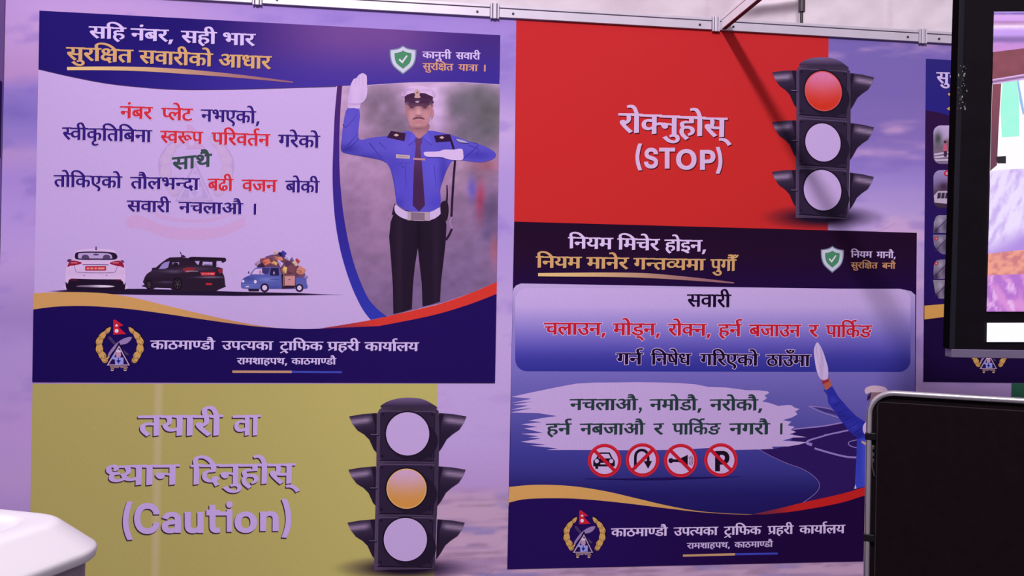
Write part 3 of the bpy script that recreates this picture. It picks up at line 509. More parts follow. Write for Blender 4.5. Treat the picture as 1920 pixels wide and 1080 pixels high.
WORDS = """काठमाण्डौ=0,0,0 1,381,0 2,510,0 3,803,0 1,1102,0 4,1232,0 5,1465,0 6,1754,0
उपत्यका=7,0,0 8,274,0 9,558,0 10,732,0 0,1022,0 1,1404,0
ट्राफिक=11,0,0 1,252,0 12,382,0 13,511,0 0,896,0
प्रहरी=14,0,0 15,284,0 16,550,0 17,754,0
कार्यालय=0,0,0 1,381,0 10,510,0 1,800,0 18,930,0 19,930,0 10,1269,0
रामशाहपथ,=16,0,0 1,204,0 3,334,0 20,633,0 1,973,0 15,1102,0 8,1368,0 21,1652,0 22,1973,0
सहि=23,0,0 12,338,0 15,468,0
नंबर,=24,0,0 25,278,0 26,278,0 16,563,0 22,768,0
सही=23,0,0 15,338,0 17,604,0
भार=27,0,0 1,352,0 16,481,0
सुरक्षित=23,0,0 28,338,0 16,338,0 29,542,0 30,672,0 31,1028,0
सवारीको=23,0,0 32,338,0 1,616,0 16,746,0 17,950,0 0,1080,0 33,1460,0
आधार=34,0,0 35,512,0 1,819,0 16,948,0
कानुनी=0,0,0 1,381,0 24,510,0 28,788,0 24,788,0 17,1066,0
सवारी=23,0,0 32,338,0 1,616,0 16,746,0 17,950,0
यात्रा=10,0,0 1,290,0 36,420,0 1,696,0
।=37,0,0
नंबर=24,0,0 25,278,0 26,278,0 16,563,0
प्लेट=38,0,0 19,154,0 39,493,0 40,493,0
नभएको,=24,0,0 27,278,0 41,629,0 0,906,0 33,1286,0 22,1416,0
स्वीकृतिबिना=42,0,0 32,194,0 17,472,0 0,602,0 43,872,0 12,983,0 31,1112,0 12,1398,0 26,1527,0 24,1812,0 1,2090,0
स्वरूप=42,0,0 32,194,0 44,472,0 8,866,0
परिवर्तन=8,0,0 45,284,0 16,414,0 32,618,0 31,896,0 18,1181,0 24,1181,0
गरेको=46,0,0 16,282,0 39,486,0 0,486,0 33,867,0
तोकिएको=31,0,0 33,285,0 12,414,0 0,544,0 41,925,0 0,1202,0 33,1582,0
तौलभन्दा=31,0,0 6,285,0 19,414,0 27,754,0 47,1105,0 48,1284,0 1,1544,0
बढी=26,0,0 49,286,0 17,567,0
वजन=32,0,0 50,278,0 24,649,0
बोकी=26,0,0 33,286,0 0,415,0 17,796,0
नचलाऔ=24,0,0 51,278,0 19,594,0 1,934,0 52,1063,0
साथै=23,0,0 1,338,0 21,468,0 53,788,0
तयारी=31,0,0 10,285,0 1,575,0 16,704,0 17,909,0
वा=32,0,0 1,278,0
ध्यान=54,0,0 10,181,0 1,471,0 24,600,0
दिनुहोस्=55,0,0 48,130,0 24,390,0 28,667,0 15,667,0 33,932,0 23,1062,0 56,1400,0
रोक्नुहोस्=16,0,0 33,204,0 57,334,0 24,636,0 28,913,0 15,913,0 33,1178,0 23,1308,0 56,1646,0
नियम=12,0,0 24,130,0 10,407,0 3,697,0
मिचेर=58,0,0 3,130,0 51,428,0 39,746,0 16,746,0
होइन,=15,0,0 33,266,0 59,395,0 24,640,0 22,918,0
मानेर=3,0,0 1,299,0 24,428,0 39,706,0 16,706,0
गन्तव्यमा=46,0,0 47,282,0 31,460,0 60,746,0 3,1206,0 1,1506,0
पुगौँ=8,0,0 28,284,0 46,284,0 61,566,0
मानौ,=3,0,0 1,299,0 24,428,0 6,706,0 22,836,0
बनौ=26,0,0 24,286,0 6,563,0
चलाउन,=51,0,0 19,317,0 1,656,0 7,786,0 24,1060,0 22,1337,0
मोड्न,=3,0,0 33,299,0 62,428,0 24,717,0 22,994,0
रोक्न,=16,0,0 33,204,0 57,334,0 24,636,0 22,913,0
हर्न=15,0,0 24,266,0 18,543,0
बजाउन=26,0,0 50,286,0 1,656,0 7,786,0 24,1060,0
र=16,0,0
पार्किङ=8,0,0 1,284,0 63,414,0 0,543,0 64,924,0
गर्न=46,0,0 24,282,0 18,559,0
निषेध=12,0,0 24,130,0 65,407,0 39,696,0 35,696,0
गरिएको=46,0,0 45,282,0 16,411,0 41,616,0 0,892,0 33,1273,0
ठाउँमा=2,0,0 1,292,0 7,422,0 66,678,0 3,696,0 1,995,0
नमोडौ,=24,0,0 3,278,0 33,576,0 5,706,0 6,994,0 22,1124,0
नरोकौ,=24,0,0 16,278,0 33,482,0 0,612,0 6,992,0 22,1122,0
नबजाऔ=24,0,0 26,278,0 50,563,0 1,934,0 52,1064,0
नगरौ=24,0,0 46,278,0 16,559,0 6,764,0
सु=23,0,0 28,338,0"""
LATIN = """(=62,148 0,40~ 17,87~ 28,81~ 18,30 43,0 -19,-38~ -27,-83~ -15,-81~ 0,-36 0,-32~ 13,-67~ 27,-74~ 21,-43 -43,0 -31,53~ -32,110~
C=191,-5 -46,0~ -73,45~ -42,84~ 0,58 0,58~ 42,83~ 73,46~ 46,0 28,0~ 49,-16~ 39,-31~ 26,-45~ 5,-28 -46,0 -4,19~ -19,28~ -27,20~ -33,10~ -18,0 -33,0~ -52,-34~ -31,-64~ 0,-46 0,-47~ 31,-64~ 53,-33~ 32,0 18,0~ 33,10~ 27,19~ 19,29~ 4,19 46,0 -5,-28~ -26,-44~ -39,-32~ -49,-16~
a=115,-6 -26,0~ -42,19~ -25,38~ 0,27 0,23~ 19,29~ 31,17~ 37,9~ 19,2 25,3~ 30,4~ 15,8~ 0,10 0,1 0,17~ -12,24~ -26,13~ -19,0 -19,0~ -28,-12~ -18,-19~ -4,-9 -42,14 10,25~ 36,28~ 43,11~ 21,0 14,0~ 34,-6~ 33,-20~ 21,-38~ 0,-32 0,-180 -43,0 0,37 -3,0 -5,-9~ -20,-21~ -33,-13~|123,32 24,0~ 34,20~ 17,30~ 0,17 0,37 -2,-3~ -19,-5~ -23,-4~ -21,-2~ -7,-1 -16,-2~ -27,-10~ -17,-18~ 0,-16 0,-14~ 15,-19~ 25,-10~
u=131,-3 -27,0~ -42,22~ -23,46~ 0,35 0,173 44,0 0,-170 0,-31~ 33,-36~ 28,0 20,0~ 31,17~ 18,33~ 0,23 0,164 44,0 0,-273 -42,0 0,66 5,0 -12,-38~ -47,-31~
t=146,273 0,-38 -141,0 0,38|46,338 44,0 0,-267 0,-19~ 15,-16~ 17,0 4,0~ 13,2~ 6,1 9,-38 -7,-2~ -18,-2~ -8,0 -36,0~ -39,37~ 0,33
i=39,0 0,273 44,0 0,-273|61,318 -13,0~ -18,17~ 0,12 0,12~ 18,17~ 13,0 12,0~ 19,-17~ 0,-12 0,-12~ -19,-17~
o=150,-6 -37,0~ -56,35~ -32,64~ 0,42 0,42~ 32,64~ 56,35~ 37,0 37,0~ 56,-35~ 31,-64~ 0,-42 0,-42~ -31,-64~ -56,-35~|150,33 27,0~ 36,29~ 17,46~ 0,27 0,27~ -17,46~ -36,29~ -27,0 -28,0~ -35,-29~ -17,-46~ 0,-27 0,-27~ 17,-46~ 35,-29~
n=83,164 0,-164 -44,0 0,273 42,0 0,-66 -6,0 12,38~ 47,31~ 31,0 27,0~ 42,-22~ 23,-46~ 0,-35 0,-173 -44,0 0,170 0,31~ -33,36~ -29,0 -19,0~ -31,-17~ -18,-33~
S=160,-6 -39,0~ -58,25~ -32,46~ -3,30 48,0 2,-20~ 24,-27~ 37,-13~ 21,0 25,0~ 39,16~ 23,30~ 0,19 0,17~ -19,22~ -33,15~ -20,5 -44,12 -44,13~ -48,46~ 0,36 0,31~ 33,46~ 56,26~ 36,0 35,0~ 56,-26~ 32,-43~ 1,-28 -46,0 -3,27~ -44,29~ -33,0 -23,0~ -36,-16~ -19,-26~ 0,-17 0,-19~ 23,-24~ 33,-13~ 13,-3 36,-10 15,-4~ 36,-14~ 32,-23~ 20,-34~ 0,-26 0,-30~ -31,-48~ -59,-27~
T=24,323 0,41 275,0 0,-41 -114,0 0,-323 -47,0 0,323
O=191,-5 -46,0~ -73,45~ -42,84~ 0,58 0,58~ 42,83~ 73,46~ 46,0 47,0~ 73,-46~ 42,-83~ 0,-58 0,-58~ -42,-84~ -73,-45~|191,38 33,0~ 52,33~ 31,64~ 0,47 0,47~ -31,64~ -52,33~ -33,0 -32,0~ -53,-34~ -31,-64~ 0,-46 0,-47~ 31,-64~ 53,-33~
P=44,0 0,364 124,0 43,0~ 55,-31~ 26,-52~ 0,-33 0,-32~ -26,-53~ -55,-31~ -42,0 -88,0 0,40 86,0 28,0~ 35,20~ 16,35~ 0,21 0,22~ -16,33~ -35,20~ -29,0 -76,0 0,-323
)=27,-68 22,45~ 27,74~ 12,66~ 0,31 0,36~ -14,81~ -28,83~ -19,38 43,0 18,-30~ 29,-81~ 16,-87~ 0,-40 0,-54~ -32,-110~ -31,-52"""


def parse_glyph(s, seg=4):
    loops = []
    for part in s.split('|'):
        pts = []; x = y = 0
        for tk in part.split():
            on = not tk.endswith('~'); a, b = tk.rstrip('~').split(',')
            x += int(a); y += int(b); pts.append((x, y, on))
        full = []
        for i, q in enumerate(pts):
            nx = pts[(i + 1) % len(pts)]; full.append(q)
            if not q[2] and not nx[2]: full.append(((q[0] + nx[0]) / 2, (q[1] + nx[1]) / 2, True))
        while not full[0][2]: full = full[1:] + full[:1]
        out = []; i = 0; n = len(full)
        while i < n:
            a = full[i]; out.append((a[0], a[1])); b = full[(i + 1) % n]
            if not b[2]:
                c = full[(i + 2) % n]
                for k in range(1, seg):
                    t = k / seg
                    out.append(((1 - t) ** 2 * a[0] + 2 * t * (1 - t) * b[0] + t * t * c[0], (1 - t) ** 2 * a[1] + 2 * t * (1 - t) * b[1] + t * t * c[1]))
                i += 2
            else: i += 1
        loops.append(out)
    return loops


def nib(loops, a, b, ang):
    """thicken outlines as a broad pen would: half-widths a, b along and across angle ang"""
    d = np.array([math.cos(ang), math.sin(ang)]); e = np.array([-d[1], d[0]]); out = []
    for lp in loops:
        p = np.array(lp, float)
        keep = np.linalg.norm(p - np.roll(p, 1, 0), axis=1) > 0.2
        p = p[keep]
        if len(p) < 3: continue
        t1 = p - np.roll(p, 1, 0); t2 = np.roll(p, -1, 0) - p
        t1 /= np.linalg.norm(t1, axis=1)[:, None]; t2 /= np.linalg.norm(t2, axis=1)[:, None]
        t = t1 + t2; ln = np.linalg.norm(t, axis=1)[:, None]; t = np.where(ln > 1e-3, t / np.maximum(ln, 1e-6), t1)
        n = np.stack([-t[:, 1], t[:, 0]], 1)            # TrueType outer loops run clockwise: left is outside
        k = 1.0 / np.maximum((t * t1).sum(1), 0.72)
        nd = n @ d; ne = n @ e
        h = np.sqrt((a * nd) ** 2 + (b * ne) ** 2) + 1e-6
        off = (np.outer(a * a * nd / h, d) + np.outer(b * b * ne / h, e)) * k[:, None]
        out.append([tuple(q) for q in p + off])
    return out


GL = [parse_glyph(s) for s in GLYPHS.strip().split('\n')]
WD = {}
for _l in WORDS.strip().split('\n'):
    _w, _s = _l.split('='); WD[_w] = [tuple(map(int, t.split(','))) for t in _s.split()]
LT = {}
for _l in LATIN.strip().split('\n'):
    _w, _s = _l.split('='); LT[_w] = parse_glyph(_s)
_cache = {}


def glyph_tris(key, loops, a, b, ang):
    k = (key, round(a, 1), round(b, 1), round(ang, 2))
    if k not in _cache:
        _cache[k] = fill(nib(loops, a, b, ang))
    return _cache[k]


LEAN = -0.0145
PEN = (13.5, 2.5, math.radians(20))


class Text:
    """written lines on a printed sheet; every line becomes one part"""
    def __init__(s, z, plane=WALL, edge=None):
        s.z = z; s.pl = plane; s.edge = edge; s.parts = []; s.p = None

    def _passes(s, grow_k=1.0):
        # (edge colour, layers below, shift x, shift y, extra width) of the printed outline under the letters
        if s.edge:
            yield s.edge[0], -s.edge[1], s.edge[2], s.edge[3], s.edge[4] * grow_k
        yield None, 0.0, 0.0, 0.0, 0.0

    def line(s, yl, H, words, layer, pen=PEN, grow_k=1.0):
        ox, oy, sc = s.z
        (xa, ya), (xb, yb) = yl
        layer = layer + .3 * (len(s.parts) % 2)          # neighbouring lines may touch
        s.p = Print(s.pl); s.parts.append(s.p)
        a, b, ang = pen
        for col, dl, dx, dy, grow in s._passes(grow_k):
            for t, x0, x1, c in words:
                gl = WD[t]
                lo, hi = 1e9, -1e9
                for g, x, y in gl:
                    V, F = glyph_tris(g, GL[g], a, b, ang)
                    lo = min(lo, V[:, 0].min() + x); hi = max(hi, V[:, 0].max() + x)
                for g, x, y in gl:
                    V, F = glyph_tris(g, GL[g], a + grow, b + grow, ang)
                    if not len(F): continue
                    u = (V[:, 0] + x - lo) / (hi - lo) * (x1 - x0) + x0
                    yh = ya + (u - xa) * (yb - ya) / (xb - xa)
                    v = (311 - (V[:, 1] + y)) / 311.0 * H
                    px = ox + (u + LEAN * v) / sc + dx; py = oy + (yh + v) / sc + dy
                    s.p.tris(np.stack([px, py], 1), F, col or c, layer + dl)
        return s

    def latin(s, items, layer, colour, bold=(14.0, 14.0), bars=()):
        """items: (letter, x0, x1, ytop, ybottom) in the enlarged view"""
        ox, oy, sc = s.z
        s.p = Print(s.pl); s.parts.append(s.p)
        for col, dl, dx, dy, grow in s._passes():
            for ch, x0, x1, y0, y1 in items:
                V0, _ = glyph_tris(ch, LT[ch], bold[0], bold[1], 0.0)
                V, F = glyph_tris(ch, LT[ch], bold[0] + grow, bold[1] + grow, 0.0)
                lo = V0.min(0); hi = V0.max(0)
                u = x0 + (V[:, 0] - lo[0]) / (hi[0] - lo[0]) * (x1 - x0); v = y1 + (V[:, 1] - lo[1]) / (hi[1] - lo[1]) * (y0 - y1)
                s.p.tris(np.stack([ox + u / sc + dx, oy + v / sc + dy], 1), F, col or colour, layer + dl)
            for x0, y0, x1, y1 in bars:
                s.p.poly([(ox + x / sc + dx, oy + y / sc + dy) for x, y in ((x0, y0), (x1, y0), (x1, y1), (x0, y1))], col or colour, layer + dl + .3)
        return s

    def build(s, name, parent, label=None):
        return [p.build(name, parent, label) for p in s.parts]

# ------------------------------------------------------------------ the setting
ZTOP = 2.5195                                  # top of the printed cloth, foot of the aluminium rail
s = Solid().box(-4.5, -6.5, -0.03, 6.0, 4.0, 0.0)
tag(s.build('floor', CARPET), kind='structure')
s = Solid()
for k in range(-1, 5):                         # white shell-scheme boards behind the printed cloth
    s.box(-0.61 + k * 1.0045, 0.006, 0.0, -0.61 + (k + 1) * 1.0045 - 0.04, 0.014, 2.53)
tag(s.build('wall_back', LAMINATE), kind='structure')
s = Solid().box(-1.63, -2.2, 0.0, -1.612, 0.03, 2.53)
tag(s.build('wall_left', LAMINATE), kind='structure')


def tent_cloth():
    nx, nz = 380, 150
    X = np.linspace(-2.4, 4.4, nx); Zc = np.concatenate([np.linspace(0.0, 2.3, 30), np.linspace(2.31, 3.4, 110), np.linspace(3.42, 4.4, 10)])
    xx, zz = np.meshgrid(X, Zc)
    y = 0.62 + 0.05 * np.sin(xx * 2.1 + 0.6 * zz) + 0.10 * (fbm(xx * 1.1, zz * 1.3, 5) - 0.5)
    crest = 2.862 + 0.2 * (xx - 1.9)            # a slack fold of the cloth right of the strut
    y -= 0.055 * np.exp(-((zz - crest) / 0.032) ** 2) * ss(1.68, 1.85, xx) * (1 - ss(2.06, 2.14, xx))
    y += 0.012 * (fbm(xx * 9, zz * 9, 8) - 0.5)
    for sx in (-0.95, 0.339, 1.554, 2.10, 2.62, 3.3):        # stitched seams
        y -= 0.007 * np.exp(-((xx - sx) / 0.012) ** 2)
    V = np.stack([xx.ravel(), y.ravel(), zz.ravel()], 1)
    F = [(j * nx + i, j * nx + i + 1, (j + 1) * nx + i + 1, (j + 1) * nx + i) for j in range(nz - 1) for i in range(nx - 1)]
    m, nt, b = new_mat('tent_canvas')
    tc = node(nt, 'ShaderNodeTexCoord')
    n1 = node(nt, 'ShaderNodeTexNoise', Scale=1.6, Detail=7.0, Roughness=0.65)
    r1 = node(nt, 'ShaderNodeValToRGB')
    r1.color_ramp.elements[0].position = 0.3; r1.color_ramp.elements[0].color = L4(208, 190, 201)
    r1.color_ramp.elements[1].position = 0.62; r1.color_ramp.elements[1].color = L4(224, 210, 220)
    n2 = node(nt, 'ShaderNodeTexNoise', Scale=11.0, Detail=6.0, Roughness=0.7)
    r2 = node(nt, 'ShaderNodeValToRGB')
    r2.color_ramp.elements[0].position = 0.69; r2.color_ramp.elements[0].color = (0, 0, 0, 1)
    r2.color_ramp.elements[1].position = 0.8; r2.color_ramp.elements[1].color = (0.28, 0.28, 0.28, 1)
    mixn = node(nt, 'ShaderNodeMix', data_type='RGBA'); mixn.inputs['B'].default_value = L4(160, 130, 112)
    for n in (n1, n2): nt.links.new(tc.outputs['Object'], n.inputs['Vector'])
    nt.links.new(n1.outputs['Fac'], r1.inputs[0]); nt.links.new(n2.outputs['Fac'], r2.inputs[0])
    nt.links.new(r2.outputs[0], mixn.inputs['Factor']); nt.links.new(r1.outputs[0], mixn.inputs['A'])
    nt.links.new(mixn.outputs['Result'], b.inputs['Base Color'])
    b.inputs['Roughness'].default_value = 0.85; b.inputs['Specular IOR Level'].default_value = 0.15
    tag(link_mesh('wall_tent', V, F, m, smooth=True), kind='structure')


tent_cloth()

# posts, rails and the strut of the aluminium frame
PX = [-0.615, 0.3895, 1.394, 2.3985]
where = ['behind the left edge of the officer poster heading', 'above the gap between the officer poster and the red panel',
         'above the red panel where the strut meets the wall', 'above the far right poster beside the television']
for i, x in enumerate(PX):
    p = thing('frame_post', (x, 0.0, 0.0), ['vertical aluminium post end in the top rail above the officer poster heading',
              'vertical aluminium post end in the top rail above the gap left of the red panel',
              'vertical aluminium post end in the top rail beside the slanting strut',
              'vertical aluminium post end in the top rail nearest the television'][i], 'post', 'aluminium wall posts')
    Solid().box(x - 0.02, 0.0015, 0.0, x + 0.02, 0.004, ZTOP - 0.006).box(x - 0.012, 0.004, 0.0, x + 0.012, 0.05, ZTOP).build('post_shaft', ALU, p)
    w = 0.019 if i != 2 else 0.017
    h = Solid()
    for a, b in ((-1.0, -0.62), (-0.38, 0.38), (0.62, 1.0)):
        h.box(x + a * w, -0.018, ZTOP - 0.008, x + b * w, -0.0085, 2.581, 0.0015).box(x + a * w, -0.010, ZTOP + 0.002, x + b * w, 0.03, 2.58)
    h.build('post_head', ALU, p)
    g = Solid()
    for a, b in ((-0.62, -0.38), (0.38, 0.62)):
        g.box(x + a * w, -0.012, ZTOP - 0.007, x + b * w, -0.0085, 2.579).box(x + a * w, -0.009, ZTOP + 0.003, x + b * w, 0.02, 2.579)
    g.build('post_groove', ALU_DARK, p)

xs = [-1.62] + PX + [3.403]
rail_label = ['aluminium rail above the left end of the officer poster, left of the first post',
              'aluminium rail above the officer poster between the first two posts',
              'aluminium rail above the red panel, left of the slanting strut',
              'aluminium rail right of the slanting strut, up to the last post',
              'aluminium rail running from the last post behind the television']
for i in range(5):
    a, b = xs[i] + 0.021, xs[i + 1] - 0.021
    r = thing('top_rail', ((a + b) / 2, 0.0, ZTOP), rail_label[i], 'rail', 'aluminium rails along the wall top')
    z0 = ZTOP
    Solid().box(a, -0.014, z0, b, 0.012, z0 + 0.037, 0.0012).box(a, -0.014, z0 + 0.0415, b, 0.012, z0 + 0.054, 0.0012).build('rail_profile', ALU, r)
    Solid().box(a, -0.008, z0 + 0.036, b, 0.010, z0 + 0.043).build('rail_groove', ALU_DARK, r)
    for bx in ([a + 0.06] if i else []) + [b - 0.055]:
        bm = bmesh.new()
        bmesh.ops.create_cone(bm, cap_ends=True, segments=14, radius1=0.0058, radius2=0.0045, depth=0.004,
                              matrix=Matrix.Translation((bx, -0.0158, z0 + 0.018)) @ Matrix.Rotation(math.pi / 2, 4, 'X'))
        Solid().add_bm(bm).build('rail_bolt', BOLT, r)

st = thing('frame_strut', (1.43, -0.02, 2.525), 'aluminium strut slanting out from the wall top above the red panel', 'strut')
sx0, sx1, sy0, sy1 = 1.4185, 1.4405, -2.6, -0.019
Solid().box(sx0, sy0, 2.523, sx1, sy1, 2.561, 0.001).box(sx0, sy0, 2.5655, sx1, sy1, 2.578, 0.001).build('strut_profile', simple('brightened_aluminium', (250, 240, 250), 0.5, 0.0, 0.03, 12), st)  # same aluminium as the rails, whitened to stand in for side light
Solid().box(sx0 + 0.005, sy0, 2.556, sx1 - 0.005, sy1, 2.57).build('strut_groove', ALU_DARK, st)
Solid().box(sx0 + 0.003, sy0, 2.5215, sx1 - 0.001, sy1, 2.5229).build('strut_shade_sheet', simple('underside_shade', (62, 30, 46), 0.6), st)  # thin dark sheet that paints the shade under the strut

po = thing('tent_pole', (1.905, 0.2, 0.0), 'thin dark tent pole standing behind the rail, right of the strut', 'pole')
Solid().tube([(1.905, 0.2, 0), (1.905, 0.2, 3.6)], 0.0075).build('pole_shaft', IRON, po, smooth=True)
Solid().tube([(1.905, 0.2, 2.70), (1.905, 0.2, 2.76)], 0.016).build('pole_clamp', IRON, po, smooth=True)

# ------------------------------------------------------------------ printed colours
WHITE = (196, 167, 219); GOLD = (212, 158, 96); NAVY = (39, 17, 100); INK = (52, 28, 118); RED = (203, 44, 58); GREEN = (40, 60, 62)
PALE = (208, 185, 232); TAN = (208, 160, 108)


def sky(x, y):
    """the cloudy lavender evening printed across the whole wall cloth"""
    left = ramp([(0, (186, 150, 208)), (60, (190, 152, 206)), (140, (184, 142, 196)), (165, (150, 124, 198)), (215, (132, 112, 190)), (262, (154, 128, 202)), (285, (180, 146, 204)),
                 (330, (168, 138, 206)), (440, (184, 152, 214)), (490, (190, 156, 212)), (600, (166, 136, 196)), (660, (182, 150, 212)), (800, (188, 152, 212)), (900, (190, 154, 208)), (1000, (168, 138, 200)), (1200, (180, 150, 200))])
    mid = ramp([(0, (156, 128, 206)), (60, (162, 134, 208)), (160, (158, 132, 202)), (240, (196, 166, 218)), (330, (178, 150, 214)), (430, (176, 148, 214)), (620, (196, 166, 220)), (830, (192, 162, 218)), (905, (184, 150, 206)), (960, (186, 146, 188)), (1010, (178, 144, 190)), (1200, (182, 148, 182))])
    right = ramp([(60, (120, 102, 176)), (170, (124, 104, 176)), (250, (136, 112, 184)), (330, (158, 134, 208)), (400, (186, 160, 218)), (480, (190, 160, 216)), (560, (182, 150, 206)), (720, (178, 148, 204)), (800, (176, 148, 202)), (1200, (176, 146, 198))])
    yy = y + 26 * (fbm(x / 90, y / 40, 3) - 0.5)
    c = mx(left(yy), mid(yy), ss(200, 640, x)); c = mx(c, right(yy), ss(1050, 1560, x))
    n = fbm(x / 120 + 4, y / 26, 11)
    c = mx(c, (222, 176, 214), 0.55 * ss(0.55, 0.8, n) * ss(1100, 1500, x))
    c = mx(c, (122, 100, 186), 0.35 * ss(0.56, 0.8, fbm(x / 70, y / 34, 21)) * (1 - ss(560, 900, y)))
    g = ss(905, 940, y + 8 * (fbm(x / 50, y / 9, 2) - 0.5))          # stony ground at the foot of the picture
    st_ = fbm(x / 110, y / 9, 31, 4); s2 = fbm(x / 90 + 7, y / 6, 41, 4)
    gc = mx(mx((170, 136, 176), (196, 160, 190), ss(0.3, 0.62, st_)), (152, 118, 148), 0.6 * ss(0.58, 0.72, s2))
    gc = mx(gc, (136, 124, 186), 0.6 * ss(0.55, 0.72, fbm(x / 70, y / 14, 51)))
    return mx(c, gc, g * ss(560, 700, x))


# ------------------------------------------------------------------ the printed cloth over the wall
def wall_cloth():
    x0, x1, z0, z1, d = -1.6085, 3.2, 0.03, ZTOP + 0.002, 0.012
    nx, nz = int((x1 - x0) / d), int((z1 - z0) / d)
    xx, zz = np.meshgrid(np.linspace(x0, x1, nx), np.linspace(z0, z1, nz))
    V = np.stack([xx.ravel(), np.full(xx.size, -0.0015), zz.ravel()], 1)
    q = V - CAM
    dep = q @ FW
    px = 960 + FPX * (q @ RT) / dep; py = 540 - FPX * (q @ UP) / dep
    F = [(j * nx + i, j * nx + i + 1, (j + 1) * nx + i + 1, (j + 1) * nx + i) for j in range(nz - 1) for i in range(nx - 1)]
    o = link_mesh('wall_banner', V, F, PRINT, None, lin(sky(px, py)), loc=(0.8, -0.0015, 0.03))
    tag(o, 'printed lavender cloud cloth covering the wall behind all the posters and panels', 'banner')


wall_cloth()


def anchor(px, py):
    v = WALL.at(px, py)
    return (float(v[0]), float(v[1]), float(v[2]))


# ------------------------------------------------------------------ emblem, shield, swashes (drawn once, printed several times)
def emblem(parent, m, layer, name='emblem', tint=None):
    """wreath, crossed blades, flag and triangle; m maps drawing points to photo points"""
    def C(c):
        return c if tint is None else tuple(mx(tint[0], c, tint[1]))
    wr = []; kw = abs(m([(1000, 0)])[0][0] - m([(0, 0)])[0][0]) / 120.0; f = Print(); k = Print(); t = Print()
    edge = C((24, 8, 50))
    for side in (0, 1):
        fx = (lambda x: x) if side == 0 else (lambda x: 1081 - x)
        spine = [(395, 275), (300, 360), (220, 470), (205, 590), (240, 700), (340, 810)]
        sp = [(fx(x), y) for x, y in spine]; g = Print()
        g.poly(m(stroke(sp, 56, 84, mid=118)), edge, layer)
        for (ax, ay), (bx, by), w in (((398, 278), (318, 372), 62), ((330, 335), (228, 470), 84), ((268, 395), (196, 560), 96), ((222, 500), (226, 690), 104), ((208, 630), (310, 770), 100), ((250, 742), (345, 822), 80)):
            ax, bx = fx(ax), fx(bx); dx, dy = bx - ax, by - ay; ln = math.hypot(dx, dy); nx, ny = -dy / ln, dx / ln
            leaf = [(ax, ay), (ax + dx * .35 + nx * w * .42, ay + dy * .35 + ny * w * .42), (ax + dx * .75 + nx * w * .5, ay + dy * .75 + ny * w * .5), (bx, by),
                    (ax + dx * .75 - nx * w * .5, ay + dy * .75 - ny * w * .5), (ax + dx * .35 - nx * w * .42, ay + dy * .35 - ny * w * .42)]
            leaf2 = [((q[0] - (ax + bx) / 2) * 1.14 + (ax + bx) / 2, (q[1] - (ay + by) / 2) * 1.1 + (ay + by) / 2) for q in leaf]
            g.poly(m(cat(leaf2, n=4)), C((92, 60, 42)), layer + 1); g.poly(m(cat(leaf, n=4)), C((206, 158, 92)), layer + 1.5)
            ux, uy = dx / ln, dy / ln
            if ln > 120 or w < 70:
                g.line(m([(bx + nx * w * .36 - ux * 52, by + ny * w * .36 - uy * 52), (bx + ux * 2, by + uy * 2), (bx - nx * w * .36 - ux * 52, by - ny * w * .36 - uy * 52)]), 1.1 * kw, C((96, 64, 44)), layer + 2, smooth=False)
        wr.append(g)
    f.poly(m([(440, 165), (470, 160), (600, 250), (520, 272), (640, 385), (440, 395)]), C((200, 32, 52)), layer + 1)
    f.poly(m(ell(492, 335, 30)), C((232, 205, 232)), layer + 2); f.poly(m([(465, 258), (492, 228), (518, 258), (492, 268)]), C((232, 205, 232)), layer + 2)
    k.poly(m([(360, 425), (400, 425), (470, 510), (520, 545), (560, 600), (690, 700), (660, 720), (520, 620), (440, 540), (365, 460)]), C((70, 52, 92)), layer + 1)
    k.poly(m(cat([(728, 432), (700, 490), (640, 535), (560, 552), (500, 590), (430, 660), (375, 735), (355, 720), (375, 670), (450, 570), (540, 490), (640, 440)], n=4)), C((150, 122, 172)), layer + 1.4)
    k.poly(m([(350, 735), (385, 735), (360, 775), (335, 770)]), C((206, 158, 92)), layer + 1.6)
    t.poly(m([(530, 505), (715, 885), (322, 885)]), edge, layer + 2)
    t.poly(m([(530, 560), (698, 872), (338, 872)]), C((190, 160, 186)), layer + 2.5, holes=[m([(532, 596), (370, 858), (672, 858)][::1])])
    t.poly(m([(532, 600), (672, 856), (372, 856)]), C((34, 16, 78)), layer + 2.7)
    t.poly(m(ell(522, 705, 40, 50)), C((190, 140, 170)), layer + 3); t.poly(m([(482, 668), (490, 640), (522, 625), (555, 640), (562, 668)]), C((206, 186, 222)), layer + 3.2)
    t.poly(m([(400, 770), (455, 690), (480, 690), (455, 745), (600, 752), (600, 850), (470, 860), (465, 780)]), C((150, 150, 226)), layer + 3)
    t.poly(m([(490, 800), (520, 782), (560, 800), (520, 838)]), C((40, 36, 110)), layer + 3.4); t.poly(m([(516, 750), (528, 750), (528, 845), (516, 845)]), C((40, 36, 110)), layer + 3.5)
    t.poly(m([(385, 880), (655, 880), (655, 905), (560, 912), (540, 890), (520, 912), (400, 905)]), C((150, 118, 130)), layer + 2.6)
    for x in (430, 632):
        t.poly(m(ell(x, 905, 36, 20)), C((140, 104, 110)), layer + 2.8); t.poly(m(ell(x - 6, 940, 24, 18)), C((222, 190, 150)), layer + 3); t.poly(m(ell(x - 6, 934, 18, 8)), edge, layer + 3.2)
    o = t.build(name, parent)
    for g in wr: g.build('wreath_branch', o)
    f.build('flag', o)
    if tint is None: k.build('crossed_knives', o)
    return o


def fit(a, b, c, A, B, C_):
    """affine map taking three drawing points to three photo points"""
    M = np.linalg.solve(np.array([[*a, 1], [*b, 1], [*c, 1]], float), np.array([A, B, C_], float))
    return lambda pts: [tuple(np.array([x, y, 1.0]) @ M) for x, y in pts]


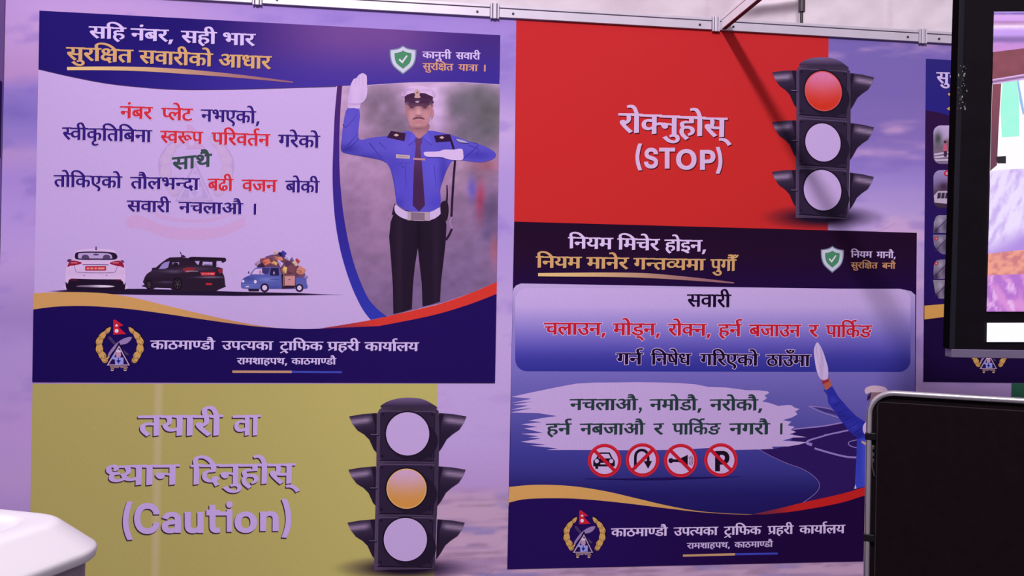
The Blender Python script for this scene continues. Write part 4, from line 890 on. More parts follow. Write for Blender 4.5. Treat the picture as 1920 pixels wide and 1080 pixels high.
def shield(parent, z, layer, k=1.0):
    p = Print()
    out = [(830, 462), (878, 488), (958, 502), (956, 560), (944, 620), (912, 672), (830, 738), (748, 672), (716, 620), (704, 560), (702, 502), (782, 488)]
    sc = lambda s_: [((x - 830) * s_ + 830, (y - 592) * s_ + 592) for x, y in out]
    sm = lambda q: [p_ for k_ in range(4) for p_ in cat(([q[0], q[1], q[2]], [q[2], q[3], q[4], q[5], q[6]], [q[6], q[7], q[8], q[9], q[10]], [q[10], q[11], q[0]])[k_], False, 5)]
    p.poly(z(sm(sc(1.05))), (116, 132, 152), layer); p.poly(z(sm(sc(0.95))), (200, 198, 220), layer + 1); p.poly(z(sm(sc(0.66))), (74, 136, 100), layer + 2)
    p.poly(z([(785, 600), (800, 588), (820, 612), (866, 552), (876, 562), (824, 636)]), (222, 216, 232), layer + 3)
    return p.build('shield_mark', parent)


def gold_swash(parent, z, pts, layer, w=16):
    Print().line(z(pts), w, lambda x, y: mx((226, 188, 128), (150, 100, 110), ss(z(pts)[0][0], z(pts)[-1][0], x)), layer, w1=2, mid=9).build('underline_stroke', parent)
# ------------------------------------------------------------------ left poster: the officer poster
LP = thing('traffic_poster', anchor(495, 717), 'large poster of an officer raising one arm above three small vehicles', 'poster', 'traffic rule posters on the wall')
header = lambda x, y: mx(mx((33, 19, 104), (112, 70, 142), ss(330, 660, x) * (1 - ss(720, 900, x) * 0.55)), (58, 45, 150), 0.8 * ss(60, 165, y) * ss(60, 500, x))
zA = Z(600, 120, 2.16); z1 = Z(0, 0, 3.0); zD = Z(40, 430, 3.0968); z2 = Z(600, 0, 5.333)
sheet = Print()
sheet.poly([(74, 20), (938, 66), (928, 718), (61, 716)], lambda x, y: mx(WHITE, (188, 158, 212), ss(560, 700, y)), 1, 40)
sheet.build('poster_sheet', LP, 'pale lavender printed sheet')
h = Print()
h.poly([(74, 20), (938, 66), (936.5, 158)] + z2(cat([(1500, 826), (1300, 820), (900, 824), (500, 848), (180, 862), (0, 868)], False)) +
       z1(cat([(1700, 491), (1500, 497), (1250, 503), (1000, 503), (800, 490), (600, 468), (400, 430), (217, 388)], False)), header, 3, 16)
h.build('heading_band', LP, 'deep blue heading band')
Print().line(z1([(217, 390), (400, 432), (600, 470), (800, 492), (1000, 505), (1250, 505), (1500, 499), (1700, 493), (1890, 488)]), 0.8, (70, 40, 90), 3.4).build('heading_edge', LP)

# the street photograph behind the officer
street0 = lambda x, y: ramp([(155, (206, 170, 208)), (230, (172, 134, 170)), (330, (166, 128, 166)), (430, (140, 108, 146)), (600, (120, 94, 136))])(y)
sx = lambda x: 600 + x / 2.16; sy = lambda y: 120 + y / 2.16
street = blobs(street0, [
    (sx(150), sy(200), 30, 60, (190, 152, 192), .8), (sx(270), sy(200), 34, 60, (128, 104, 130), .9), (sx(330), sy(280), 22, 34, (112, 96, 116), .7), (sx(220), sy(130), 30, 22, (136, 112, 138), .7),
    (sx(250), sy(180), 8, 8, (176, 140, 182), .8), (sx(230), sy(215), 7, 6, (178, 144, 184), .7), (sx(470), sy(150), 18, 34, (214, 180, 226), .9), (sx(480), sy(230), 14, 22, (204, 170, 214), .8),
    (sx(620), sy(140), 46, 30, (104, 98, 108), .95), (sx(690), sy(190), 34, 34, (108, 98, 110), .9), (sx(570), sy(190), 22, 20, (112, 100, 116), .7), (sx(640), sy(260), 44, 24, (110, 98, 118), .8),
    (sx(180), sy(262), 40, 9, (192, 156, 196), .8), (sx(170), sy(300), 40, 14, (150, 112, 150), .5), (sx(150), sy(430), 40, 40, (176, 140, 178), .6), (sx(250), sy(480), 26, 40, (170, 134, 170), .5),
    (sx(130), sy(640), 26, 80, (140, 108, 146), .6), (sx(240), sy(700), 30, 90, (158, 122, 158), .6), (sx(200), sy(900), 40, 50, (134, 104, 146), .5),
    (sx(580), sy(440), 16, 26, (186, 150, 178), .7), (sx(640), sy(440), 30, 20, (120, 96, 120), .8), (sx(680), sy(410), 26, 10, (176, 96, 116), .7), (sx(650), sy(560), 8, 30, (208, 52, 76), 1), (sx(615), sy(510), 8, 20, (84, 74, 190), .8),
    (sx(690), sy(590), 24, 36, (92, 74, 112), .9), (sx(690), sy(690), 16, 18, (84, 78, 124), .7), (sx(705), sy(750), 7, 26, (190, 100, 116), .8), (sx(560), sy(560), 24, 30, (128, 100, 130), .6),
    (915, 225, 26, 52, (96, 92, 98), .9), (872, 258, 34, 20, (104, 96, 110), .8), (858, 200, 16, 20, (108, 100, 114), .8), (700, 210, 26, 40, (122, 100, 122), .7), (735, 250, 20, 20, (116, 98, 118), .7), (815, 210, 14, 30, (206, 172, 216), .8),
    (sx(600), sy(780), 50, 60, (124, 100, 142), .5), (sx(440), sy(900), 60, 30, (112, 90, 136), .5)])
curveR = cat([(90, 84), (82, 200), (78, 330), (82, 480), (100, 640), (135, 800), (185, 930), (225, 985), (270, 1022)], False)
pic = Print()
street_ = lambda x, y: street(x, y) * (0.9 + 0.2 * fbm(x / 16, y / 13, 61, 3))[:, None]
pic.poly(zA(curveR + [(300, 1016), (500, 966), (620, 924), (716, 882), (729, 60), (92, 60)]), street_, 2, 4)
pic.build('street_picture', LP, 'blurred street photograph')
b = Print()
b.poly(zA(cat([(70, 90), (60, 200), (54, 330), (51, 470), (60, 620), (84, 760), (124, 890), (168, 985), (205, 1036)], False) + [(262, 1024), (275, 1022)] + curveR[::-1]),
       lambda x, y: ramp([(155, (78, 38, 96)), (260, (66, 36, 122)), (420, (52, 38, 142)), (600, (48, 56, 170))])(y), 4, 12)
b.build('curved_stripe', LP, 'blue curved stripe')
Print().line(z2([(200, 864), (500, 852), (900, 828), (1300, 825), (1500, 829), (1797, 849)]), 1.1, (196, 170, 206), 3.3).build('picture_edge', LP)

# the officer (a printed figure)
OF = Print(); SK = (178, 120, 130)
cloth = blobs(lambda x, y: np.tile(np.array((90, 78, 190.)), (len(x), 1)), [
    (sx(180), sy(380), 40, 8, (58, 48, 150), .8), (sx(300), sy(400), 14, 30, (70, 58, 168), .7), (sx(120), sy(250), 10, 30, (98, 84, 192), .6), (sx(110), sy(345), 20, 8, (52, 44, 140), .8), (sx(330), sy(340), 30, 20, (102, 88, 202), .8),
    (sx(460), sy(430), 22, 30, (96, 84, 206), .8), (sx(340), sy(500), 20, 40, (84, 72, 196), .7), (sx(500), sy(450), 8, 40, (62, 52, 160), .8), (sx(640), sy(370), 26, 8, (64, 54, 166), .8), (sx(630), sy(335), 26, 8, (90, 78, 192), .7), (sx(320), sy(565), 10, 12, (62, 52, 160), .6), (sx(470), sy(560), 14, 14, (74, 62, 190), .6)])
PE = thing  # (alias kept short)
pants = Print()
pants.poly(zA([(304, 592), (286, 640), (280, 700), (288, 800), (295, 900), (297, 1012), (335, 1004), (372, 992), (376, 900), (384, 820), (396, 745), (404, 820), (412, 890), (415, 982), (450, 974), (486, 962), (490, 880), (500, 800), (510, 710), (512, 650), (500, 596)]),
           blobs(lambda x, y: np.tile(np.array((36, 22, 42.)), (len(x), 1)), [(sx(320), sy(800), 5, 120, (52, 34, 58), .7), (sx(470), sy(800), 5, 120, (52, 34, 58), .6), (sx(400), sy(680), 6, 50, (24, 14, 30), .8)]), 5, 6)
P0 = pants.build('person_picture', LP, 'printed person in white cap and blue shirt, right arm raised')
OF.poly(zA(cat([(360, 272), (310, 284), (268, 292), (210, 298), (160, 306), (156, 262), (160, 186), (112, 180), (98, 222), (92, 262), (87, 310), (85, 348), (104, 362), (180, 376), (240, 388), (270, 402), (288, 436), (300, 490), (308, 550), (316, 572), (360, 596), (440, 600), (482, 582), (489, 545), (487, 508), (500, 466), (518, 420), (544, 388), (600, 394), (650, 398), (690, 390), (712, 374), (706, 356), (664, 332), (610, 316), (540, 290), (500, 280), (440, 270), (400, 292)], n=3)), cloth, 6, 4)
for pts, w in (([(95, 352), (130, 330), (158, 300)], 2.4), ([(112, 330), (150, 285)], 1.6), ([(92, 245), (108, 255), (150, 205)], 1.6), ([(200, 320), (262, 398)], 1.8), ([(240, 318), (272, 350)], 1.4), ([(330, 410), (338, 420), (352, 404)], 1.3), ([(345, 420), (350, 500)], 1.0), ([(462, 410), (470, 500)], 1.0), ([(575, 388), (640, 330), (612, 318)], 1.6), ([(600, 330), (640, 345), (632, 372)], 1.4), ([(290, 440), (300, 480), (310, 560)], 1.2), ([(320, 402), (372, 400)], 1.0)):
    OF.line(zA(pts), w, (56, 46, 146), 6.4, w1=0.6)
OF.poly(zA([(370, 275), (362, 312), (358, 330), (395, 300), (388, 275)]), (98, 86, 204), 6.6); OF.poly(zA([(436, 272), (448, 312), (452, 328), (418, 300), (424, 275)]), (98, 86, 204), 6.6)
OF.line(zA([(358, 330), (398, 300)]), 1.2, (60, 50, 150), 6.8, w1=.5); OF.line(zA([(452, 328), (418, 300)]), 1.2, (60, 50, 150), 6.8, w1=.5)
OF.poly(zA(cat([(548, 304), (575, 308), (602, 320), (575, 321), (556, 314)], n=3)), (172, 160, 196), 6.6); OF.line(zA([(548, 304), (565, 318), (602, 321)]), 1.2, (40, 28, 70), 6.8)
OF.build('blue_shirt', P0)
x_ = Print()
x_.poly(zA([(287, 271), (347, 281), (342, 313), (271, 298)]), (56, 26, 60), 7).poly(zA([(298, 288), (309, 282), (320, 289), (309, 294)]), (206, 170, 160), 7.4).build('shoulder_board', P0)
Print().poly(zA([(461, 291), (526, 284), (536, 313), (470, 318)]), (48, 22, 58), 7).poly(zA([(483, 298), (494, 292), (503, 298), (494, 304)]), (206, 170, 160), 7.4).build('shoulder_board', P0)
x_ = Print()
x_.poly(zA([(308, 366), (364, 370), (363, 384), (308, 381)]), (190, 168, 168), 7); x_.poly(zA([(316, 372), (356, 375), (355, 379), (316, 377)]), (160, 136, 150), 7.3)
x_.build('name_tag', P0)
tie = Print()
tie.poly(zA([(384, 302), (398, 296), (415, 302), (412, 322), (406, 332), (414, 420), (425, 572), (401, 598), (375, 572), (380, 420), (388, 332)]), lambda x, y: mx((98, 56, 106), (68, 37, 76), ss(sy(300), sy(500), y)), 7, 6)
tie.poly(zA([(377, 380), (426, 383), (426, 391), (377, 388)]), (178, 128, 140), 7.5)
tie.build('dark_tie', P0)
x_ = Print()
x_.poly(zA(cat([(305, 570), (330, 588), (360, 598), (440, 601), (488, 580), (489, 606), (445, 633), (355, 631), (306, 604)], n=3)), (204, 176, 220), 7)
x_.poly(zA([(354, 598), (446, 600), (446, 635), (354, 633)]), (176, 150, 170), 7.3); x_.poly(zA([(368, 601), (424, 603), (424, 634), (368, 632)]), (132, 106, 128), 7.5)
x_.build('white_belt', P0, 'white belt with a steel buckle')
zF = Z(620, 130, 5.4)
x_ = Print()
glove = blobs(lambda x, y: np.tile(np.array((206, 176, 222.)), (len(x), 1)), [(655, 180, 4, 20, (190, 158, 208), .7), (680, 190, 5, 20, (192, 160, 208), .6), (668, 196, 16, 2, (186, 152, 200), .7)])
x_.poly(zF(cat([(178, 388), (176, 300), (188, 235), (200, 170), (214, 132), (236, 98), (262, 88), (284, 60), (322, 40), (345, 50), (366, 72), (368, 170), (372, 200), (364, 280), (330, 332), (304, 350), (292, 398), (230, 392)], n=3)), glove, 7, 3)
for pts in ([(258, 92), (246, 180)], [(290, 68), (286, 170)], [(326, 48), (326, 170)], [(180, 340), (240, 352), (300, 346)], [(182, 356), (240, 364), (296, 358)]):
    x_.line(zF(pts), 0.8, (178, 146, 196), 7.4, w1=.4)
x_.build('white_glove', P0, 'raised white glove')
x_ = Print()
x_.poly(zA(cat([(420, 360), (432, 356), (480, 354), (502, 347), (540, 347), (574, 344), (580, 366), (577, 388), (540, 389), (512, 384), (490, 377), (440, 376), (424, 370)], n=3)), (212, 182, 226), 7)
x_.line(zA([(430, 378), (490, 380), (520, 388)]), 1.2, (62, 48, 140), 7.4)
x_.build('white_glove', P0, 'flat white glove across the chest')
# radio, lanyard
x_ = Print()
x_.line(zA([(522, 290), (540, 340), (546, 392), (541, 460), (536, 540), (532, 618)]), 4.2, (44, 24, 50), 6.7); x_.line(zA([(534, 668), (522, 694), (510, 712)]), 4, (44, 24, 50), 6.7)
x_.line(zA([(536, 620), (526, 640), (534, 664)]), 1.2, (180, 150, 190), 6.7)
x_.build('cord', P0)
x_ = Print()
x_.poly(zA(cat([(490, 562), (514, 556), (521, 590), (514, 632), (496, 636), (488, 600)], n=3)), (40, 26, 44), 7.6); x_.line(zA([(514, 490), (515, 530), (512, 562)]), 2.2, (44, 26, 52), 7.6, w1=4)
x_.build('radio', P0, 'black radio')
Print().poly(zA([(300, 570), (306, 565), (306, 606), (290, 612)]), (40, 22, 46), 6.7).build('belt_pouch', P0)
# head
zE = Z(720, 150, 7.714)
ex = lambda x: 720 + x / 7.714; ey = lambda y: 150 + y / 7.714
skin = blobs(lambda x, y: np.tile(np.array((182, 126, 134.)), (len(x), 1)), [
    (ex(400), ey(395), 7, 5, (112, 72, 92), .9), (ex(590), ey(395), 7, 5, (112, 72, 92), .9), (ex(500), ey(480), 4, 9, (214, 160, 160), .9), (ex(500), ey(520), 8, 2.2, (150, 96, 106), .8), (ex(400), ey(520), 8, 10, (202, 142, 150), .7), (ex(600), ey(520), 8, 10, (198, 140, 150), .6),
    (ex(330), ey(520), 4, 22, (156, 106, 120), .7), (ex(690), ey(500), 3, 20, (166, 112, 124), .6), (ex(500), ey(705), 18, 4, (128, 86, 100), .9), (ex(500), ey(620), 8, 2, (160, 104, 114), .6), (ex(495), ey(650), 6, 4, (200, 142, 148), .7)])
hd = Print()
hd.poly(zE(cat([(378, 640), (388, 720), (440, 790), (500, 850), (560, 812), (634, 735), (640, 630)], n=3)), lambda x, y: mx((150, 102, 116), (176, 120, 130), ss(ey(690), ey(800), y)), 7.4, 3)
hd.poly(zE(cat([(315, 350), (306, 420), (312, 490), (336, 560), (366, 632), (400, 690), (480, 716), (560, 700), (620, 650), (660, 560), (690, 480), (704, 400), (700, 345), (500, 330)], n=4)), skin, 7.8, 1.6)
hd.poly(zE(cat([(690, 440), (722, 434), (716, 510), (694, 560), (680, 560)], n=3)), (182, 124, 134), 7.7)
hd.poly(zE(cat([(408, 574), (440, 544), (500, 532), (560, 543), (592, 572), (545, 566), (500, 560), (452, 568)], n=3)), (110, 68, 84), 8.4)
hd.poly(zE(cat([(450, 590), (500, 582), (548, 590), (500, 604)], n=3)), (190, 118, 138), 8.4)
for cx in (408, 590):
    hd.line(zE([(cx - 45, 372), (cx, 358), (cx + 45, 370)]), 1.6, (74, 44, 62), 8.4); hd.poly(zE(ell(cx, 400, 26, 9, 14)), (84, 52, 70), 8.4)
for cx in (478, 522): hd.poly(zE(ell(cx, 518, 12, 6, 12)), (124, 76, 90), 8.4)
hd.build('face', P0)
ht = Print()
ht.poly(zE(cat([(256, 232), (262, 176), (312, 122), (400, 92), (480, 82), (580, 96), (680, 130), (742, 192), (736, 238), (705, 252), (600, 205), (480, 190), (380, 205), (300, 244)], n=4)), blobs(lambda x, y: np.tile(np.array((212, 178, 220.)), (len(x), 1)), [(ex(290), ey(180), 5, 10, (168, 132, 176), .8), (ex(350), ey(140), 12, 2, (174, 138, 184), .7), (ex(720), ey(200), 4, 10, (180, 146, 190), .7), (ex(620), ey(150), 14, 2, (184, 150, 196), .6)]), 8.6, 2.5)
ht.poly(zE([(298, 242), (340, 212), (400, 193), (480, 183), (600, 196), (706, 244), (705, 305), (724, 316), (702, 345), (692, 400), (680, 356), (600, 392), (500, 380), (380, 392), (330, 352), (318, 382), (312, 336), (296, 322), (302, 300)]), blobs(lambda x, y: np.tile(np.array((66, 34, 66.)), (len(x), 1)), [(ex(500), ey(370), 26, 4, (104, 66, 88), .9), (ex(330), ey(340), 4, 3, (140, 116, 140), .6), (ex(680), ey(350), 3, 5, (140, 116, 140), .5), (ex(500), ey(290), 30, 2, (82, 48, 80), .7)]), 8.8, 3)
ht.poly(zE(cat([(478, 134), (508, 158), (528, 182), (512, 216), (526, 258), (440, 258), (452, 216), (434, 182), (450, 158)], n=3)), (192, 152, 150), 9.2)
ht.poly(zE(ell(481, 186, 16, 14, 14)), (140, 100, 112), 9.5); ht.poly(zE([(448, 312), (480, 302), (516, 308), (496, 330), (466, 332)]), (176, 150, 172), 9.2)
ht.build('white_cap', P0, 'white cap with a dark band and badge')

# vehicles
bar = Print().poly(zD([(150, 358), (330, 348), (700, 345), (1250, 362), (1600, 370), (1880, 380), (1600, 383), (1250, 386), (700, 380), (330, 372)]), lambda x, y: mx((34, 20, 50), WHITE, np.maximum(1 - ss(88, 130, x), ss(560, 646, x)) * .85), 4, 6).build('ground_line', LP)
zG = Z(110, 455, 10.8)
g = Print()
g.poly(zG(cat([(410, 150), (600, 126), (760, 122), (1000, 132), (1140, 165), (1205, 262), (1262, 350), (1322, 420), (1362, 590), (1356, 850), (1336, 945), (170, 945), (146, 850), (142, 600), (182, 420), (262, 330), (332, 200)], n=3)), lambda x, y: mx((216, 184, 224), (186, 152, 198), ss(500, 531, y) * (1 - ss(505, 520, y)) + .3 * ss(470, 480, y) * (1 - ss(488, 492, y))), 5, 4)
wc = g.build('white_car_picture', LP, 'printed white car seen from behind')
g = Print()
g.poly(zG(cat([(330, 262), (352, 205), (450, 186), (640, 180), (880, 182), (1080, 196), (1160, 222), (1194, 280), (1176, 322), (1110, 346), (760, 348), (420, 344), (340, 318)], n=3)), (40, 22, 54), 6)
g.poly(zG(cat([(400, 250), (420, 216), (560, 206), (760, 206), (960, 212), (1060, 240), (1082, 285), (1060, 325), (760, 318), (440, 322), (400, 290)], n=3)), (184, 158, 204), 6.4)
for cx in (545, 975): g.poly(zG(cat([(cx - 72, 326), (cx - 62, 264), (cx - 30, 246), (cx + 30, 246), (cx + 62, 270), (cx + 72, 326)], n=3)), (84, 66, 104), 6.7)
g.poly(zG(cat([(695, 240), (760, 220), (826, 242), (760, 262)], n=3)), (92, 72, 112), 6.7)
g.poly(zG([(660, 345), (700, 318), (820, 318), (870, 345)]), (66, 48, 86), 6.8)
g.build('rear_window', wc)
for pts, (a, b_) in zip(([(180, 492), (206, 410), (270, 362), (400, 380), (470, 405), (440, 432), (330, 458), (240, 468)], [(1325, 505), (1306, 418), (1235, 366), (1110, 382), (1038, 412), (1072, 440), (1180, 470), (1250, 478)]), ((250, 380), (1100, 1220))):
    Print().poly(zG(cat(pts, n=3)), (150, 26, 56), 6.2).line(zG([(a, 410), (b_, 408)]), 1.6, (222, 130, 150), 6.6).build('tail_lamp', wc)
g = Print()
g.poly(zG(rrect(540, 474, 962, 566, 16)), (150, 24, 46), 6.2); g.poly(zG(rrect(556, 490, 946, 552, 10)), (206, 64, 72), 6.5)
for a, b_ in ((575, 620), (650, 700), (735, 770), (800, 930)): g.poly(zG([(a, 506), (b_, 506), (b_, 536), (a, 536)]), (226, 150, 150), 6.8)
g.build('number_plate', wc)
g = Print()
g.poly(zG([(140, 790), (185, 830), (212, 752), (262, 726), (700, 740), (1240, 744), (1300, 782), (1330, 850), (1358, 800), (1352, 900), (1336, 960), (168, 952), (150, 900)]), (34, 18, 40), 6.2)
g.poly(zG(cat([(355, 882), (520, 862), (760, 856), (980, 864), (1142, 884), (980, 906), (520, 900)], n=3)), lambda x, y: mx((130, 110, 140), (222, 206, 224), ss(160, 195, x) * (1 - ss(205, 225, x))), 6.6, 3)
for a, b_ in ((240, 380), (1150, 1270)): g.line(zG([(a, 752), (b_, 756)]), 2.2, (104, 22, 46), 6.6)
g.build('bumper', wc)
g = Print()
g.line(zG([(318, 440), (335, 530), (370, 592), (480, 604), (760, 612), (1100, 606), (1160, 560), (1192, 480)]), 0.8, (112, 78, 128), 6.2)
g.line(zG([(490, 446), (760, 444), (1010, 450)]), 1.6, (104, 76, 124), 6.3); g.poly(zG([(740, 150), (750, 118), (752, 76), (768, 76), (770, 118), (782, 150)]), (60, 40, 72), 6.2)
for cx, cy in ((522, 662), (975, 664)): g.poly(zG(ell(cx, cy, 16, 10, 10)), (120, 90, 140), 6.2)
for pts in ([(172, 362), (200, 334), (262, 336), (262, 360), (220, 392), (186, 392)], [(1330, 384), (1300, 354), (1248, 354), (1270, 372), (1290, 404), (1318, 404)]): Print().poly(zG(pts), (78, 54, 96), 5.6).build('mirror', wc)
g.build('trim_lines', wc)

zH = Z(250, 455, 10.105)
g = Print()
g.poly(zH([(155, 822), (215, 796), (182, 742), (205, 690), (218, 650), (262, 588), (350, 530), (354, 488), (380, 472), (430, 470), (520, 392), (632, 310), (690, 280), (900, 274), (1040, 292), (1080, 272), (1140, 268), (1560, 280), (1740, 286), (1760, 310), (1758, 348), (1690, 382), (1664, 346), (1580, 345), (1572, 400), (1640, 470), (1695, 490), (1692, 570), (1725, 640), (1742, 800), (1756, 830), (1620, 886), (1560, 922), (820, 926), (760, 910), (705, 860), (420, 852), (350, 890), (270, 886), (240, 842)]),
       blobs(lambda x, y: np.tile(np.array((42, 26, 46.)), (len(x), 1)), [(250 + 70, 508, 26, 2, (96, 78, 112), .7), (326, 510, 14, 2.5, (100, 84, 112), .6), (370, 504, 30, 4, (78, 58, 84), .8), (395, 520, 24, 1.2, (130, 112, 142), .9), (312, 529.5, 14, 1, (120, 104, 140), .9), (290, 512, 20, 6, (54, 40, 64), .7)]), 5, 2.2)
bc = g.build('black_car_picture', LP, 'printed black car with a tall rear wing')
Print().poly(zH([(482, 500), (545, 410), (600, 372), (690, 352), (660, 470), (600, 496)]), (150, 130, 192), 6).build('window', bc)
g = Print()
g.poly(zH([(740, 380), (870, 368), (866, 420), (750, 420)]), (160, 136, 186), 6); g.poly(zH(ell(805, 412, 52, 34, 14)), (34, 22, 42), 6.3)
g.build('window', bc)
g = Print()
g.poly(zH([(1168, 352), (1258, 348), (1238, 422), (1210, 410)]), (176, 150, 206), 6); g.poly(zH([(1320, 360), (1500, 366), (1498, 436), (1308, 428)]), (176, 152, 208), 6); g.poly(zH([(1330, 432), (1350, 410), (1480, 415), (1495, 440)]), (96, 80, 120), 6.2)
g.poly(zH([(1578, 392), (1640, 470), (1572, 462)]), (176, 152, 204), 6)
g.build('rear_window', bc)
g = Print().poly(zH(cat([(940, 498), (1050, 468), (1190, 488), (1130, 530), (1060, 560), (985, 560)], n=3)), (138, 40, 52), 6)
g.line(zH([(1000, 545), (1080, 540), (1230, 540)]), 2.0, (150, 132, 150), 6.4, w1=1).build('tail_lamp', bc)
Print().poly(zH([(1600, 505), (1690, 490), (1692, 570), (1630, 586)]), (140, 34, 56), 6).build('tail_lamp', bc)
Print().poly(zH([(1370, 762), (1500, 768), (1480, 806), (1380, 802)]), (186, 40, 52), 6).build('reflector', bc)
g = Print().poly(zH([(1270, 562), (1555, 556), (1545, 622), (1290, 622)]), (192, 48, 60), 6)
for a, b_ in ((1310, 1345), (1370, 1390), (1410, 1435), (1450, 1530)): g.poly(zH([(a, 578), (b_, 578), (b_, 602), (a, 602)]), (226, 130, 140), 6.3)
g.build('number_plate', bc)
for cx, cy, rx, ry in ((300, 790, 62, 92), (840, 780, 92, 124)):
    g = Print().poly(zH(ell(cx, cy, rx, ry)), (26, 16, 28), 6.2).poly(zH(ell(cx, cy + 5, rx * .72, ry * .72)), (58, 44, 56), 6.4).poly(zH(ell(cx, cy + 5, rx * .62, ry * .62)), (30, 20, 32), 6.6)
    for k in range(5):
        a = k * 1.257 + .3; g.line(zH([(cx, cy + 5), (cx + rx * .62 * math.cos(a), cy + 5 + ry * .62 * math.sin(a))]), 1, (86, 72, 80), 6.8)
    g.build('wheel', bc)
Print().line(zH([(890, 176), (922, 254)]), 1.6, (52, 34, 62), 6).poly(zH([(900, 270), (930, 234), (965, 240), (1000, 276)]), (44, 28, 50), 6).build('antenna', bc)
g = Print()
g.poly(zH([(1060, 282), (1140, 268), (1740, 288), (1756, 316), (1150, 318), (1110, 340), (1060, 330)]), (30, 18, 36), 6.3); g.poly(zH([(1270, 316), (1310, 316), (1280, 430), (1250, 430)]), (36, 24, 42), 6.4); g.poly(zH([(1520, 318), (1566, 318), (1560, 450), (1520, 450)]), (36, 24, 42), 6.4)
g.build('rear_wing', bc)

zI = Z(440, 460, 10.8)
blue = blobs(lambda x, y: np.tile(np.array((86, 92, 166.)), (len(x), 1)), [(500, 524, 14, 3, (126, 134, 202), .8), (466, 522, 14, 4, (60, 64, 138), .8), (515, 540, 16, 4, (66, 70, 150), .8), (568, 530, 8, 4, (100, 96, 160), .6), (466, 538, 20, 2, (110, 116, 186), .7)])
g = Print()
g.poly(zI([(130, 850), (128, 780), (150, 700), (200, 650), (310, 605), (330, 560), (420, 455), (560, 440), (740, 430), (900, 440), (945, 620), (1230, 620), (1450, 620), (1460, 780), (1480, 820), (1470, 870), (1400, 880), (700, 880), (500, 880), (300, 880), (160, 870)]), blue, 5, 3)
tk = g.build('blue_truck_picture', LP, 'printed blue pickup truck overloaded with boxes')
g = Print()
g.poly(zI([(340, 585), (420, 480), (555, 470), (555, 560), (600, 590)]), (206, 174, 220), 6); g.poly(zI([(560, 455), (715, 460), (690, 560), (640, 590), (560, 545)]), (62, 50, 106), 6); g.poly(zI([(495, 520), (530, 500), (550, 580), (500, 580)]), (176, 126, 150), 6.2)
g.build('windscreen', tk)
g = Print()
g.poly(zI([(710, 605), (735, 455), (890, 455), (900, 612), (760, 615)]), (40, 30, 76), 6); g.poly(zI(ell(797, 560, 18, 34, 12)), (160, 140, 186), 6.3)
g.build('side_window', tk)
Print().poly(zI(ell(284, 548, 13, 26, 10)), (70, 54, 98), 6).build('mirror', tk)
g = Print()
g.poly(zI([(945, 590), (1040, 590), (1230, 640), (1240, 830), (1190, 870), (960, 880)]), (52, 28, 52), 6); g.poly(zI([(1015, 615), (1222, 618), (1222, 815), (1012, 815)]), (198, 138, 142), 6.5); g.poly(zI([(1085, 695), (1110, 685), (1136, 695), (1110, 706)]), (44, 24, 44), 6.8)
g.build('tea_chest', tk)
pile = [((400, 375), (480, 300), (530, 350), (440, 415), (170, 140, 180)), ((440, 440), (560, 350), (620, 430), (600, 445), (62, 34, 64)), ((510, 270), (620, 250), (700, 290), (560, 350), (150, 80, 100)), ((560, 320), (690, 262), (740, 350), (610, 412), (212, 112, 92)),
        ((620, 230), (780, 180), (800, 250), (660, 262), (110, 74, 110)), ((720, 250), (800, 205), (850, 300), (740, 320), (130, 78, 88)), ((730, 360), (800, 315), (868, 350), (850, 412), (218, 164, 112)), ((800, 220), (960, 240), (985, 300), (860, 320), (206, 128, 112)),
        ((790, 140), (820, 104), (870, 130), (840, 190), (214, 174, 150)), ((865, 180), (905, 130), (960, 150), (940, 215), (44, 34, 90)), ((900, 190), (975, 100), (1055, 160), (985, 250), (62, 56, 148)), ((870, 330), (900, 300), (995, 370), (930, 450), (190, 168, 224)),
        ((1000, 260), (1060, 200), (1150, 220), (1110, 320), (196, 178, 226)), ((1130, 290), (1165, 232), (1195, 300), (1150, 350), (112, 90, 142)), ((985, 360), (1090, 310), (1160, 370), (1060, 420), (86, 50, 82)), ((1230, 290), (1260, 256), (1325, 315), (1280, 380), (182, 72, 76)), ((1160, 350), (1220, 300), (1290, 390), (1240, 430), (214, 176, 156)),
        ((940, 500), (1010, 400), (1060, 470), (990, 600), (170, 104, 100)), ((975, 520), (1000, 430), (1068, 450), (1040, 580), (226, 190, 116)), ((1050, 480), (1130, 390), (1240, 440), (1200, 570), (120, 70, 84)), ((1060, 560), (1200, 440), (1250, 520), (1120, 600), (106, 62, 78)), ((1250, 500), (1320, 410), (1445, 490), (1380, 600), (204, 130, 112)), ((1240, 540), (1330, 470), (1400, 560), (1330, 610), (222, 146, 98)), ((1230, 580), (1420, 590), (1450, 640), (1240, 650), (120, 76, 104)), ((1420, 600), (1490, 630), (1450, 680), (1400, 650), (140, 124, 176)), ((1020, 595), (1240, 590), (1240, 620), (1020, 620), (130, 80, 90))]
g = Print()
g.poly(zI([(450, 440), (520, 300), (640, 240), (800, 190), (960, 180), (1120, 260), (1240, 330), (1300, 430), (1400, 520), (1440, 620), (1230, 640), (950, 620), (900, 440)]), (104, 62, 84), 6)
for k, (a, b_, c, d, col) in enumerate(pile):
    g.poly(zI([a, b_, c, d]), col, 6.3 + .06 * k); mxx = ((a[0] + c[0]) / 2, (a[1] + c[1]) / 2)
    g.poly(zI([a, mxx, d]), tuple(np.array(col) * .82), 6.33 + .06 * k)
g.poly(zI([(985, 590), (1010, 590), (1000, 830), (982, 830)]), (150, 110, 110), 8)
g.build('stacked_boxes', tk)
for cx, cy, r in ((608, 858, 88), (1312, 862, 80)):
    Print().poly(zI(ell(cx, cy, r)), (44, 26, 56), 6.6).poly(zI(ell(cx, cy, r * .56, r * .6)), (206, 190, 222), 6.9).build('wheel', tk)
